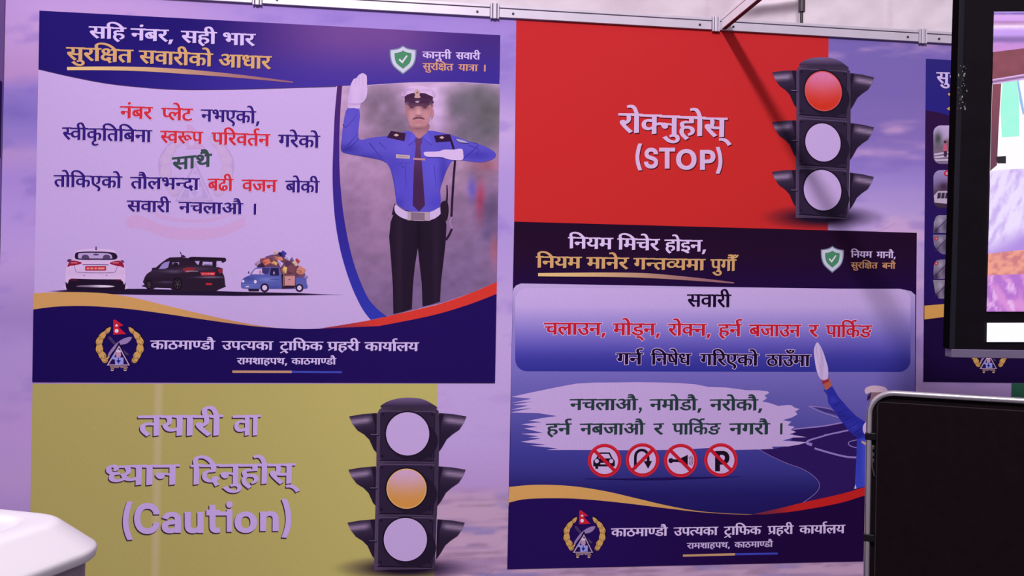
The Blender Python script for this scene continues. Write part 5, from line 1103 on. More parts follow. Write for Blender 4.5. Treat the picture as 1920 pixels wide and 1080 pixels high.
for e_ in (ell(175, 728, 26, 26, 14), ell(420, 738, 30, 36, 14)): Print().poly(zI(e_), (214, 198, 230), 6.6).build('headlamp', tk)
g = Print()
g.poly(zI([(270, 880), (500, 880), (490, 930), (290, 930)]), (40, 24, 50), 6.2); g.poly(zI([(225, 824), (290, 824), (290, 852), (225, 850)]), (200, 186, 220), 6.6); g.line(zI([(720, 690), (900, 696)]), .9, (52, 56, 128), 6.6); g.line(zI([(148, 800), (330, 800), (510, 806)]), 1.4, (112, 118, 190), 6.5)
g.build('underbody', tk)

# faded crest behind the text
emblem(LP, lambda pts: [(300 + (x - 165) * (436 - 300) / 751, 232 + (y - 155) * (392 - 232) / 805) for x, y in pts], 1.4, 'faded_crest', (WHITE, 0.085))
zW = Z(220, 220, 4.32)
g = Print()
fade = (200, 160, 208)
g.poly(zW(cat([(62, 830), (140, 790), (225, 810), (330, 860), (500, 895), (640, 900), (800, 890), (930, 850), (1037, 800)], False) + cat([(1037, 880), (900, 945), (760, 980), (600, 992), (400, 975), (240, 915), (180, 900), (80, 890)], False)), fade, 1.5)
g.poly(zW(cat([(280, 760), (400, 800), (600, 830), (800, 810), (920, 780)], False) + [(900, 800), (760, 845), (600, 850), (450, 840), (330, 810)]), fade, 1.5)
g.build('faded_ribbon', LP)

# footer
g = Print()
g.poly(zD(cat([(70, 372), (200, 365), (350, 365), (500, 373), (650, 396), (800, 432), (950, 468), (1100, 503), (1250, 535), (1400, 562), (1520, 576)], False) + [(1600, 585), (1250, 570), (700, 500), (350, 470), (70, 480)]), lambda x, y: mx((208, 156, 94), (184, 130, 96), ss(300, 520, x)), 7, 10)
g.build('gold_wave', LP)
g = Print()
g.poly(zA([(0, 1071)] + cat([(70, 1060), (200, 1038), (300, 1016), (420, 988), (500, 967), (620, 924), (716, 882)], False) + [(714.5, 945), (600, 985), (450, 1030), (240, 1068)]), lambda x, y: mx((150, 50, 70), (212, 56, 48), ss(610, 720, x)), 10, 10)
g.build('red_wave', LP)
g = Print()
g.poly([(61, 716), (63.2, 580)] + zD(cat([(72, 465), (200, 449), (350, 445), (480, 450), (650, 465), (850, 492), (1050, 522), (1250, 550), (1400, 567), (1600, 578), (1720, 577)], False)) + zA(cat([(240, 1061), (450, 1019), (600, 975), (714.8, 931)], False)) + [(928, 718)], lambda x, y: mx((28, 11, 83), (37, 15, 89), ss(560, 660, x) * .6), 11, 40)
g.build('footer_band', LP, 'navy footer band')
emblem(LP, Z(160, 580, 8.307), 12)
t = Text((40, 430, 3.0968))
t.line(((750, 645), (2310, 657)), 50, [('काठमाण्डौ', 750, 1128, PALE), ('उपत्यका', 1165, 1465, PALE), ('ट्राफिक', 1500, 1755, PALE), ('प्रहरी', 1776, 1968, PALE), ('कार्यालय', 1992, 2310, PALE)], 12)
t.line(((1252, 746), (1830, 748)), 37, [('रामशाहपथ,', 1252, 1545, PALE), ('काठमाण्डौ', 1568, 1830, PALE)], 12)
t.build('footer_lettering', LP)
Print().line(zD([(1226, 826), (1572, 827)]), 4.4, (190, 142, 116), 12).line(zD([(1570, 827), (1862, 829)]), 3.6, (64, 72, 176), 12).build('footer_rule', LP)

# heading and body text
if True:
    t = Text((0, 0, 3.0), edge=((38, 24, 84), .5, .9, .9, 3))
    t.line(((500, 147), (1440, 193)), 66, [('सहि', 500, 712, PALE), ('नंबर,', 735, 975, PALE), ('सही', 1018, 1222, PALE), ('भार', 1255, 1440, PALE)], 5)
    t.line(((372, 264), (1530, 318)), 72, [('सुरक्षित', 372, 752, TAN), ('सवारीको', 782, 1200, TAN), ('आधार', 1230, 1530, TAN)], 5)
    t.build('heading_lettering', LP)
gold_swash(LP, z1, [(378, 386), (600, 385), (820, 390), (1050, 404), (1300, 425), (1500, 446), (1650, 463)], 5, 6)
shield(LP, z2, 5)
t = Text((600, 0, 5.333))
t.line(((1022, 516), (1605, 531)), 66, [('कानुनी', 1022, 1315, PALE), ('सवारी', 1357, 1605, PALE)], 5)
t.line(((1025, 632), (1660, 650)), 66, [('सुरक्षित', 1025, 1335, (206, 146, 118)), ('यात्रा', 1382, 1583, (206, 146, 118)), ('।', 1640, 1656, (206, 146, 118))], 5)
t.build('motto_lettering', LP)
if True:
    t = Text((0, 0, 3.0), edge=((214, 186, 230), .5, 1.2, .7, 4))
    t.line(((675, 596), (1462, 628)), 68, [('नंबर', 675, 862, RED), ('प्लेट', 908, 1088, RED), ('नभएको,', 1130, 1462, INK)], 5)
    t.line(((350, 716), (1803, 765)), 68, [('स्वीकृतिबिना', 350, 858, INK), ('स्वरूप', 902, 1145, RED), ('परिवर्तन', 1190, 1523, RED), ('गरेको', 1565, 1803, INK)], 5)
    t.line(((302, 984), (1800, 1020)), 66, [('तोकिएको', 302, 690, INK), ('तौलभन्दा', 733, 1125, INK), ('बढी', 1168, 1315, RED), ('वजन', 1360, 1562, RED), ('बोकी', 1605, 1800, INK)], 5)
    t.line(((714, 1127), (1445, 1146)), 62, [('सवारी', 714, 963, INK), ('नचलाऔ', 1005, 1370, INK), ('।', 1428, 1442, INK)], 5)
    t.build('body_lettering', LP)
t = Text((220, 220, 4.32))
t.line(((443, 328), (766, 297)), 98, [('साथै', 443, 768, (52, 74, 72))], 5, pen=(11, 9, math.radians(38)))
t.build('tilted_lettering', LP, 'dark green tilted word')
# ------------------------------------------------------------------ traffic light picture (drawn once for both panels)
zT = Z(600, 700, 2.842)


def traffic_light(parent, m, lit, bg, layer, foot=lambda x: 1e4):
    c0 = m([(455, 1042)])[0]; rx = abs(m([(800, 1042)])[0][0] - c0[0]); ry = 23.0
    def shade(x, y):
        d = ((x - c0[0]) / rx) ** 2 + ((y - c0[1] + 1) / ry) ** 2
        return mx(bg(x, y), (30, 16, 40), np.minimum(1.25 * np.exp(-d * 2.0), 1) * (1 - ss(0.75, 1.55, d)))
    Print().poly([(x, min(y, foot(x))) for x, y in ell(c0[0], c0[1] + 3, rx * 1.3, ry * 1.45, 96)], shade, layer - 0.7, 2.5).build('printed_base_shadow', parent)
    dark = (50, 37, 62)
    g = Print()
    sx_ = m([(0, 0), (1, 0), (0, 1)])
    def bodycol(x, y):
        u = (x - m([(290, 600)])[0][0]) / (m([(635, 600)])[0][0] - m([(290, 600)])[0][0])
        return mx(mx((84, 66, 94), (60, 46, 68), ss(0, .25, u)), (64, 50, 76), ss(.75, 1, u))
    g.poly(m([(303, 218), (318, 190), (340, 179), (608, 179), (632, 200), (636, 300), (630, 600), (620, 800), (612, 1042), (288, 1050), (293, 800), (300, 500)]), bodycol, layer + 4, 14)
    g.poly(m(cat([(328, 182), (348, 156), (400, 137), (470, 129), (545, 137), (600, 164), (618, 188), (470, 178)], n=4)), lambda x, y: mx((112, 90, 128), (54, 40, 68), ss(m([(470, 130)])[0][1], m([(470, 182)])[0][1], y)), layer + 3.8, 6)
    o = g.build('traffic_light_picture', parent, 'printed traffic light with dark housing')
    off = [(0, 0), (-4, 284), (-9, 566)]
    for k, (dx, dy) in enumerate(off):
        q = lambda pts: m([(x + dx, y + dy) for x, y in pts])
        fr = Print()
        fr.line(q([(320, 200), (614, 204)]), 1.6, (88, 72, 104), layer + 4.6); fr.line(q([(318, 212), (316, 460)]), 1.6, (80, 64, 96), layer + 4.6); fr.line(q([(612, 212), (604, 466)]), 1.4, (34, 22, 42), layer + 4.6)
        fr.line(q([(316, 462), (604, 466)]), 2.0, (26, 16, 34), layer + 4.6); fr.line(q([(318, 470), (602, 474)]), 1.2, (82, 66, 98), layer + 4.6)
        fr.poly(q(rrect(316, 206, 612, 460, 22)), (46, 33, 58), layer + 4.4)
        for bx, by in ((335, 218), (598, 220), (332, 440), (590, 440)): fr.poly(q(ell(bx, by, 6, n=10)), (26, 16, 34), layer + 4.8)
        fr.line(q([(268, 330), (312, 330)]), 3, (30, 20, 40), layer + 4.8); fr.line(q([(270, 326), (310, 326)]), 1, (120, 100, 136), layer + 4.9)
        fr.poly(q(ell(500, 360, 128, 108, 36)), (36, 25, 46), layer + 4.7)
        fr.build('lamp_frame', o)
        for side in (0, 1):
            if side == 0: pts = [(155, 229), (225, 217), (302, 211), (306, 300), (302, 424), (286, 405), (262, 352), (236, 326), (200, 304), (172, 268)]
            else: pts = [(780, 229), (710, 217), (634, 211), (630, 300), (628, 424), (648, 398), (676, 350), (706, 324), (742, 300), (766, 264)]
            pp = q(pts); yt = pp[0][1]; sc = abs(pp[1][1] - pp[4][1]) / 207
            xe = pp[0][0]; xi = pp[2][0]
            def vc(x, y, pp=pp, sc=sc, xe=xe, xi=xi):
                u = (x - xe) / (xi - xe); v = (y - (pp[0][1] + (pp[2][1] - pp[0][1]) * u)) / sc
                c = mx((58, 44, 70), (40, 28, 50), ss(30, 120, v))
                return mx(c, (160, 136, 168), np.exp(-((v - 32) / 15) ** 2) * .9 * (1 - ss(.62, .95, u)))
            v = Print(); v.poly(pp, vc, layer + 3.2, 4)
            inner = q([(275, 214), (303, 212), (305, 300), (302, 424), (292, 400), (292, 280)] if side == 0 else [(660, 216), (634, 212), (632, 300), (628, 424), (640, 400), (645, 280)])
            v.poly(inner, (36, 24, 44), layer + 3.5)
            v.build('visor', o)
        cx, cy, r = [(467, 322, 115), (461, 614, 108), (455, 885, 115)][k]
        ln = Print()
        ce = m([(cx, cy)])[0]; rr = abs(m([(cx + r, cy)])[0][0] - ce[0]); top = m([(cx, cy - r)])[0][1]; bot = m([(cx, cy + r)])[0][1]
        ln.poly(m(ell(cx, cy, r * 1.07)), (30, 20, 38), layer + 5)
        if lit and lit[0] == k:
            ln.poly(m(ell(cx, cy, r * .99)), lit[3], layer + 5.5)
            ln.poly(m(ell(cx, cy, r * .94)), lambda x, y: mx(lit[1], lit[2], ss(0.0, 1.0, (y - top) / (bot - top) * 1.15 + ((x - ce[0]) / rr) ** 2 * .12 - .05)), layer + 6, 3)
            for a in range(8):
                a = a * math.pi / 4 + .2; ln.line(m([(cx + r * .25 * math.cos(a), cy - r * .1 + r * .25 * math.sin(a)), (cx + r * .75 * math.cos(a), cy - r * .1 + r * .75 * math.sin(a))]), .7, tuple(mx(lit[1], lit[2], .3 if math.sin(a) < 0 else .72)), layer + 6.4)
        else:
            ln.poly(m(ell(cx, cy, r, n=56)), WHITE, layer + 5.5)
        ln.build('lens', o, ['top lens', 'middle lens', 'bottom lens'][k])


# ------------------------------------------------------------------ yellow panel below the officer poster
YEL = lambda x, y: mx((180, 166, 98), (190, 178, 104), ss(300, 820, x))
CP = thing('caution_panel', anchor(435, 1082), 'olive yellow panel reading (Caution) below the officer poster', 'poster', 'coloured signal panels on the wall')
g = Print(); g.poly([(61, 719.5), (820, 719.5), (812, 1180), (53, 1180)], YEL, 1, 40)
g.build('panel_sheet', CP)
Print().poly([(288, 719.5), (308, 719.5), (300, 1130), (280, 1130)], lambda x, y: mx(YEL(x, y), (206, 184, 160), .5 * np.exp(-((x - 298 + (y - 719) * .0195) / 8.0) ** 2)), 1.4, 3).build('crease_glare', CP)  # glare along the panel joint, painted as a paler yellow strip
def ybg(x, y): return np.where((x < 820 - (y - 719) * .0177)[:, None], YEL(x, y), sky(x, y))
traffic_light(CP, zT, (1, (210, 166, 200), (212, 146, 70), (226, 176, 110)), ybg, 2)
LET = (198, 168, 224)
YZ = (0, 700, 2.842)
cw = [('(', 655, 709, 682, 888), ('C', 715, 853, 690, 856), ('a', 862, 966, 738, 852), ('u', 984, 1086, 738, 852), ('t', 1100, 1176, 700, 850), ('i', 1206, 1240, 680, 844), ('o', 1250, 1370, 736, 850), ('n', 1386, 1486, 734, 840), (')', 1500, 1553, 668, 876)]
if True:
    t = Text(YZ, edge=((66, 44, 60), 1, -1.6, 2.2, 2))
    t.line(((735, 224), (1392, 222)), 108, [('तयारी', 735, 1192, LET), ('वा', 1240, 1392, LET)], 4)
    t.line(((565, 490), (1602, 480)), 106, [('ध्यान', 565, 960, LET), ('दिनुहोस्', 1016, 1603, LET)], 4)
    t.latin(cw, 4, LET, bold=(20, 16), bars=[(1100, 736, 1240, 757)])
    t.build('lettering', CP)

# ------------------------------------------------------------------ red stop panel
SP = thing('stop_panel', anchor(1258, 425), 'red panel reading (STOP) with a printed traffic light, below the strut', 'poster', 'coloured signal panels on the wall')
REDC = (197, 42, 43)
g = Print(); g.poly([(968, 37), (1340, 54), (1553.5, 69.5), (1550.5, 432), (964, 415.5)], lambda x, y: mx((194, 42, 46), (198, 42, 42), ss(100, 330, y)), 1, 40)
g.build('panel_sheet', SP)
def rbg(x, y): return np.where((x < 1551.5)[:, None], np.array(REDC, float), sky(x, y))
mR_ = fit((155, 228), (780, 228), (142, 800), *[Z(1380, 60, 2.8425)([p])[0] for p in ((192, 214), (735, 241), (187, 750))])
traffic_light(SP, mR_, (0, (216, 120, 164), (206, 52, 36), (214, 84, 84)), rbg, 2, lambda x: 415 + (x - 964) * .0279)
RZ = (940, 0, 2.4547)
sw = [('(', 617, 648, 660, 785), ('S', 656, 721, 680, 776), ('T', 726, 800, 680, 776), ('O', 804, 898, 686, 782), ('P', 914, 985, 690, 782), (')', 986, 1017, 676, 800)]
if True:
    t = Text(RZ, edge=((70, 12, 20), 1, 1.3, 1.6, 1.5))
    t.line(((540, 520), (1060, 545)), 88, [('रोक्नुहोस्', 538, 1062, (212, 178, 216))], 4)
    t.latin(sw, 4, (212, 178, 216), bold=(22, 18))
    t.build('lettering', SP)

# ------------------------------------------------------------------ right poster: the no-driving poster
RP = thing('traffic_poster', anchor(1330, 1058), 'poster with four red prohibition signs below the red panel', 'poster', 'traffic rule posters on the wall')
zR = Z(940, 410, 3.4848); zS = Z(1340, 410, 3.485); zQ = Z(940, 690, 3.5556); zU = Z(940, 880, 2.743); zV = Z(1400, 700, 3.857); zO = Z(1480, 630, 3.6)
g = Print()
g.poly([(964, 415.5), (1719, 436.5), (1714, 1050), (951, 1067)], lambda x, y: ramp([(410, (33, 9, 38)), (490, (37, 12, 44)), (530, (33, 9, 62)), (700, (36, 11, 80)), (1070, (36, 11, 86))])(y), 1, 40)
g.build('poster_sheet', RP, 'navy printed sheet')
lower = lambda x, y: mx(ramp([(535, (192, 168, 218)), (600, (154, 136, 202)), (700, (120, 108, 188)), (775, (92, 85, 166)), (850, (64, 60, 146)), (885, (56, 52, 132)), (925, (36, 28, 100)), (970, (32, 23, 90))])(y), (120, 104, 184), .35 * ss(1400, 1700, x) * ss(560, 640, y) * (1 - ss(800, 900, y)))
g = Print()
corner = [(961.5, 545), (964, 538), (970, 533), (980, 531)]
g.poly([(961.5, 548), (963, 541), (968, 535), (977, 531.5), (1340, 538), (1695, 543), (1708, 546), (1716, 553), (1714.5, 960), (1600, 970), (1400, 966), (1250, 960), (955, 930)], lower, 2, 14)
g.build('lower_background', RP, 'blue shaded picture area')
cap = lambda x, y: ramp([(545, (200, 172, 224)), (575, (194, 168, 224)), (610, (152, 134, 208)), (640, (110, 98, 190)), (670, (66, 62, 160)), (700, (48, 48, 146))])(y)
g = Print()
g.poly([(x, y + (x - 965) * .002) for x, y in rrect(966, 540, 1707, 696, 22)], cap, 3, 10)
g.build('text_capsule', RP, 'rounded shaded text box')
# road, lines, officer
g = Print()
g.poly(zV(cat([(90, 548), (180, 600), (290, 650), (400, 690), (480, 740), (524, 795), (515, 845), (470, 890), (395, 942)], False) + [(880, 850), (1180, 800), (1190, 420), (870, 470), (760, 360), (690, 362), (560, 385), (345, 405), (310, 520), (190, 548)]), (46, 24, 92), 3)
g.build('road_surface', RP)
g = Print(); LN = (150, 126, 196)
for pts, w, w1 in (([(80, 545), (180, 600), (290, 650), (400, 690), (480, 740), (524, 795), (515, 845), (470, 890), (395, 942)], .7, .9), ([(335, 404), (450, 392), (560, 380), (690, 356)], 2.2, 2.6), ([(472, 516), (436, 504), (452, 484), (510, 466)], 6, 2.4), ([(510, 466), (600, 440), (680, 425)], 3, 2.5), ([(560, 448), (740, 410)], 2.6, 3), ([(490, 542), (620, 580), (720, 603), (795, 608)], 3.4, 3.4), ([(800, 480), (748, 492), (735, 508), (752, 526), (800, 540)], 1.4, 1.6), ([(448, 238), (540, 280), (662, 320)], 1.6, 1.8), ([(448, 237), (560, 248), (640, 270)], 1.4, 1.6)):
    g.line(zV(pts), w, LN, 4, w1=w1)
g.poly(zV([(480, 242), (620, 264), (650, 300), (560, 278)]), (64, 50, 120), 3.8)
g.build('road_lines', RP)
g = Print()
g.poly(zO([(455, 690), (525, 620), (640, 640), (640, 1060), (540, 1010), (440, 1032), (452, 800)]), blobs(lambda x, y: np.tile(np.array((60, 70, 192.)), (len(x), 1)), [(1608, 850, 3, 60, (46, 50, 160), .7), (1622, 860, 3, 60, (74, 88, 208), .6)]), 5, 6)
g.poly(zO([(436, 1030), (446, 1000), (452, 1030)]), (214, 196, 216), 5.4)
po2 = g.build('person_picture', RP, 'printed person in blue with one white gloved hand raised')
g = Print()
g.poly(zO([(230, 364), (285, 333), (330, 410), (400, 490), (450, 540), (500, 572), (540, 600), (540, 680), (460, 694), (400, 640), (340, 560), (262, 450), (256, 400)]), blobs(lambda x, y: np.tile(np.array((46, 46, 160.)), (len(x), 1)), [(1562, 750, 6, 5, (66, 70, 186), .7), (1580, 780, 10, 4, (36, 34, 130), .8), (1600, 800, 8, 5, (64, 66, 184), .7), (1610, 815, 6, 6, (34, 30, 120), .7)]), 5.5, 4)
for pts in ([(300, 470), (350, 440)], [(330, 520), (385, 490)], [(370, 570), (430, 540)], [(400, 620), (470, 580)], [(430, 660), (500, 610)]): g.line(zO(pts), 2.2, (34, 32, 124), 5.8, w1=.6)
g.build('blue_sleeve', po2)
g = Print()
g.poly(zO(cat([(186, 42), (168, 76), (164, 110), (170, 160), (180, 220), (200, 278), (222, 296), (256, 288), (260, 220), (246, 165), (226, 105), (205, 62)], n=4)), blobs(lambda x, y: np.tile(np.array((206, 182, 224.)), (len(x), 1)), [(1540, 690, 2, 26, (176, 150, 200), .8), (1532, 680, 3, 20, (222, 196, 232), .6)]), 6, 3)
g.line(zO([(180, 70), (190, 150), (205, 220)]), .7, (170, 144, 196), 6.4); g.line(zO([(205, 80), (222, 150), (232, 210)]), .7, (170, 144, 196), 6.4)
g.build('white_glove', po2)
g = Print(); g.poly(zO([(218, 300), (268, 282), (288, 336), (244, 368)]), (176, 92, 78), 5.8); g.poly(zO([(218, 304), (262, 288), (268, 306), (224, 326)]), (156, 46, 62), 6)
g.build('wrist', po2)
g = Print(); g.poly(zO(cat([(506, 372), (520, 346), (570, 334), (640, 344), (660, 372), (600, 380), (545, 380), (520, 392)], n=3)), (206, 176, 196), 6); g.poly(zO([(552, 366), (604, 366), (604, 470), (548, 470), (540, 410)]), (136, 104, 112), 5.8); g.poly(zO([(528, 402), (552, 380), (546, 420), (522, 438)]), (46, 30, 76), 6.2)
g.build('head', po2, 'white cap and dark face')
g = Print(); g.poly(zO(cat([(494, 625), (505, 590), (540, 570), (560, 620), (540, 672), (505, 660)], n=3)), (206, 180, 224), 6); g.poly(zO([(486, 705), (530, 726), (530, 746), (488, 722)]), (196, 160, 140), 6)
g.build('sash', po2)
# ragged white brush patch
top = zQ([(66, 192), (180, 172), (70, 190), (300, 142), (420, 118), (500, 104), (620, 97), (760, 96), (900, 94), (1040, 96), (1180, 100), (1290, 108), (1380, 126), (1500, 130)])
edgeR = zV([(0, 122), (80, 122), (150, 130), (163, 142), (128, 160), (146, 180), (112, 203), (165, 214), (228, 236), (300, 228), (322, 230), (346, 248), (382, 258), (350, 276), (366, 296), (330, 318), (262, 338), (322, 350), (296, 376), (346, 386), (318, 410), (358, 424), (306, 440), (432, 462), (338, 464), (258, 486), (332, 490), (436, 498), (382, 514), (300, 528), (180, 530), (192, 545), (100, 550)])
edgeL = zQ([(1560, 546), (1400, 532), (1180, 545), (900, 548), (600, 546), (300, 546), (375, 536), (190, 516), (300, 512), (130, 492), (260, 470), (180, 462), (250, 455), (130, 438), (275, 432), (150, 402), (240, 392), (130, 375), (270, 360), (180, 352), (260, 335), (370, 320), (240, 300), (62, 296), (200, 268), (62, 278), (180, 250), (80, 246), (210, 222), (70, 232), (200, 205)])
g = Print(); g.poly(top + edgeR + edgeL, WHITE, 4.5)
g.build('brush_patch', RP, 'ragged white brush stroke')
Print().line(zQ([(560, 738), (900, 742), (1300, 733), (1592, 724)]), 1, (30, 18, 84), 3.4, mid=5.4, w1=.6).build('sign_base_line', RP)
# prohibition signs
BK = (28, 14, 34); SR = (196, 26, 48)
for k, (cx, cy, nm) in enumerate(((688, 617, 'no car sign'), (940, 613, 'no u-turn sign'), (1195, 617, 'no horn sign'), (1463, 613, 'no parking sign'))):
    g = Print(); r = 112
    g.poly(zQ(ell(cx, cy, r, n=56)), SR, 5); g.poly(zQ(ell(cx, cy, r * .955, n=56)), (226, 60, 70), 5.2); g.poly(zQ(ell(cx, cy, r * .93, n=56)), SR, 5.3); g.poly(zQ(ell(cx, cy, r * .80, n=56)), (206, 176, 220), 5.5)
    o = g.build('prohibition_sign', RP, nm)
    i_ = Print()
    if k == 0:
        i_.poly(zQ([(612, 655), (612, 618), (632, 600), (652, 562), (722, 562), (740, 598), (756, 618), (756, 655), (742, 656), (742, 664), (722, 664), (722, 656), (645, 656), (645, 672), (626, 672), (626, 656)]), BK, 6)
        i_.poly(zQ([(646, 602), (660, 572), (716, 572), (730, 602)]), (206, 176, 220), 6.3)
        for x in (636, 732): i_.poly(zQ(ell(x, 620, 14, n=16)), (206, 176, 220), 6.4)
        i_.poly(zQ([(660, 632), (708, 632), (708, 642), (660, 642)]), (206, 176, 220), 6.4)
    elif k == 1:
        i_.line(zQ([(893, 672), (893, 600), (898, 570), (915, 552), (937, 547), (960, 554), (974, 575), (978, 605), (978, 625)]), 5.2, BK, 6); i_.poly(zQ([(948, 620), (1004, 620), (978, 672)]), BK, 6.1)
    elif k == 2:
        i_.poly(zQ(ell(1130, 617, 17, n=18)), BK, 6); i_.poly(zQ([(1130, 608), (1180, 608), (1242, 578), (1242, 656), (1180, 626), (1130, 626)]), BK, 6.1)
        for q_ in (0, 1, 2): i_.line(zQ([(1250 + q_ * 9, 592 - q_ * 5), (1256 + q_ * 10, 617), (1250 + q_ * 9, 642 + q_ * 5)]), 1.0, BK, 6)
    else:
        pl = LT['P']; V, F = glyph_tris('P', pl, 26, 20, 0.0); lo = V.min(0); hi = V.max(0)
        u = 1424 + (V[:, 0] - lo[0]) / (hi[0] - lo[0]) * 96; v = 688 - (V[:, 1] - lo[1]) / (hi[1] - lo[1]) * 136
        q_ = np.array(zQ(list(zip(u, v)))); i_.tris(q_, F, BK, 6)
    i_.build('symbol', o)
    a = 1 if k != 1 else -1
    d = r * .86 * .7071
    Print().line(zQ([(cx - d, cy - a * d), (cx + d, cy + a * d)]), 6.4, SR, 6.8).build('slash_bar', o)
# waves and footer
g = Print(); g.poly(zU(cat([(40, 90), (150, 80), (270, 80), (400, 90), (550, 115), (700, 150), (850, 185), (1000, 212), (1150, 225), (1300, 231)], False) + [(1150, 240), (700, 195), (300, 170), (36, 185)]), lambda x, y: mx((214, 160, 92), (176, 124, 92), ss(1200, 1400, x)), 7, 10)
g.build('gold_wave', RP)
g = Print(); g.poly(zU(cat([(1290, 231), (1450, 195), (1550, 170), (1750, 125), (1900, 82), (2126, 30)], False) + [(2126, 90), (1890, 140), (1750, 180), (1600, 210), (1450, 232)]), lambda x, y: mx((120, 40, 60), (196, 34, 34), ss(1430, 1500, x)), 7.5, 10)
g.build('red_wave', RP)
g = Print(); g.poly([(951, 1067), (954, 942)] + zU(cat([(40, 170), (130, 152), (300, 148), (450, 155), (650, 175), (850, 200), (1050, 222), (1290, 233), (1450, 222), (1600, 200), (1750, 170), (1890, 128), (2124, 70)], False)) + [(1714, 1050)], lambda x, y: mx((36, 13, 84), (33, 7, 60), ss(1100, 1500, x)), 8, 40)
g.build('footer_band', RP, 'navy footer band')
emblem(RP, fit((165, 600), (915, 600), (540, 960), *[Z(1050, 950, 9.82)([p])[0] for p in ((60, 545), (835, 545), (440, 940))]), 9)
t = Text((940, 880, 2.743))
t.line(((563, 303), (1768, 285)), 42, [('काठमाण्डौ', 563, 857, (214, 190, 232)), ('उपत्यका', 885, 1115, (214, 190, 232)), ('ट्राफिक', 1143, 1338, (214, 190, 232)), ('प्रहरी', 1368, 1503, (214, 190, 232)), ('कार्यालय', 1530, 1768, (214, 190, 232))], 9)
t.line(((953, 378), (1397, 369)), 29, [('रामशाहपथ,', 953, 1175, (200, 176, 222)), ('काठमाण्डौ', 1197, 1397, (200, 176, 222))], 9)
t.build('footer_lettering', RP)
Print().line(zU([(933, 443), (1200, 436)]), 4.2, (196, 150, 112), 9).line(zU([(1200, 436), (1420, 432)]), 3.6, (64, 68, 186), 9).build('footer_rule', RP)
# texts
if True:
    t = Text((940, 410, 3.4848), edge=((20, 6, 34), 1, .9, .9, 3))
    t.line(((435, 119), (1335, 142)), 74, [('नियम', 435, 732, (220, 192, 236)), ('मिचेर', 757, 1037, (220, 192, 236)), ('होइन,', 1065, 1338, (220, 192, 236))], 5)
    t.line(((225, 245), (1550, 268)), 74, [('नियम', 225, 527, TAN), ('मानेर', 555, 835, TAN), ('गन्तव्यमा', 862, 1335, TAN), ('पुगौँ', 1365, 1550, TAN)], 5)
    t.build('heading_lettering', RP)
gold_swash(RP, zR, [(240, 366), (420, 366), (700, 366), (950, 372), (1200, 390), (1400, 408), (1520, 420)], 5, 6)
shield(RP, fit((702, 502), (958, 502), (830, 738), *zS([(696, 205), (840, 208), (767, 350)])), 5)
t = Text((1340, 410, 3.485))
t.line(((888, 213), (1180, 218)), 40, [('नियम', 888, 1030, PALE), ('मानौ,', 1056, 1182, PALE)], 5)
t.line(((888, 285), (1182, 290)), 38, [('सुरक्षित', 888, 1066, (196, 140, 100)), ('बनौ', 1092, 1182, (196, 140, 100))], 5)
t.build('motto_lettering', RP)
DK = (26, 10, 46); CR = (194, 30, 48)
if True:
    t = Text((940, 410, 3.4848), edge=((214, 184, 228), .6, 0, 0, 15))
    t.line(((1212, 493), (1503, 497)), 82, [('सवारी', 1212, 1503, DK)], 5.2, grow_k=.55)
    t.line(((275, 679), (2424, 698)), 78, [('चलाउन,', 277, 682, CR), ('मोड्न,', 727, 1037, CR), ('रोक्न,', 1086, 1368, CR), ('हर्न', 1414, 1574, CR), ('बजाउन', 1616, 1959, CR), ('र', 2006, 2075, CR), ('पार्किङ', 2118, 2424, CR)], 5.2)
    t.line(((750, 878), (2022, 890)), 74, [('गर्न', 750, 927, DK), ('निषेध', 975, 1243, DK), ('गरिएको', 1297, 1684, DK), ('ठाउँमा', 1729, 2022, DK)], 5.2)
    t.build('capsule_lettering', RP)
t = Text((940, 690, 3.5556))
t.line(((455, 206), (1740, 209)), 74, [('नचलाऔ', 455, 912, GREEN), ('नमोडौ,', 987, 1335, GREEN), ('नरोकौ,', 1388, 1740, GREEN)], 5.5)
t.p.poly(zQ([(914, 264), (934, 262), (937, 278), (922, 302), (914, 298), (922, 282)]), GREEN, 5.5)
t.line(((297, 370), (1875, 368)), 74, [('हर्न', 297, 470, GREEN), ('नबजाऔ', 523, 960, GREEN), ('र', 1012, 1085, GREEN), ('पार्किङ', 1138, 1465, GREEN), ('नगरौ', 1517, 1792, GREEN), ('।', 1858, 1874, GREEN)], 5.5)
t.build('brush_lettering', RP)

# ------------------------------------------------------------------ far right poster, mostly behind the television
FP = thing('traffic_poster', anchor(1830, 717), 'dark blue poster partly hidden behind the television', 'poster', 'traffic rule posters on the wall')
g = Print(); g.poly([(1736, 110), (2010, 126), (2006, 719), (1731, 716)], lambda x, y: mx(mx((46, 38, 118), (42, 35, 126), ss(110, 200, y)), (38, 16, 66), ss(380, 560, y)), 1, 30)
g.build('poster_sheet', FP)
g = Print(); g.poly([(1735.3, 207), (1760, 211), (1790, 220), (2010, 240), (2010, 560), (1732.5, 572)], lambda x, y: ramp([(205, (48, 20, 62)), (300, (44, 19, 72)), (420, (40, 22, 94)), (560, (36, 17, 88))])(y), 2, 20)
g.build('dark_field', FP)
zX = Z(1730, 220, 3.0)
thumbs = [(rrect(60, 46, 290, 262, 40), (170, 150, 196), 'crossing'), (rrect(60, 297, 290, 510, 40), (150, 130, 176), 'bus'),
          ([(60, 650), (62, 590), (74, 560), (90, 550), (300, 550), (300, 652)], (140, 130, 160), 'junction'), ([(58, 660), (300, 660), (300, 770), (110, 770), (80, 750), (62, 715)], (120, 108, 140), 'junction'), ([(60, 880), (62, 830), (76, 805), (100, 800), (300, 800), (300, 910), (64, 908)], (130, 118, 146), 'junction'), ([(58, 915), (300, 915), (300, 1020), (90, 1020), (70, 990)], (140, 128, 152), 'junction')]
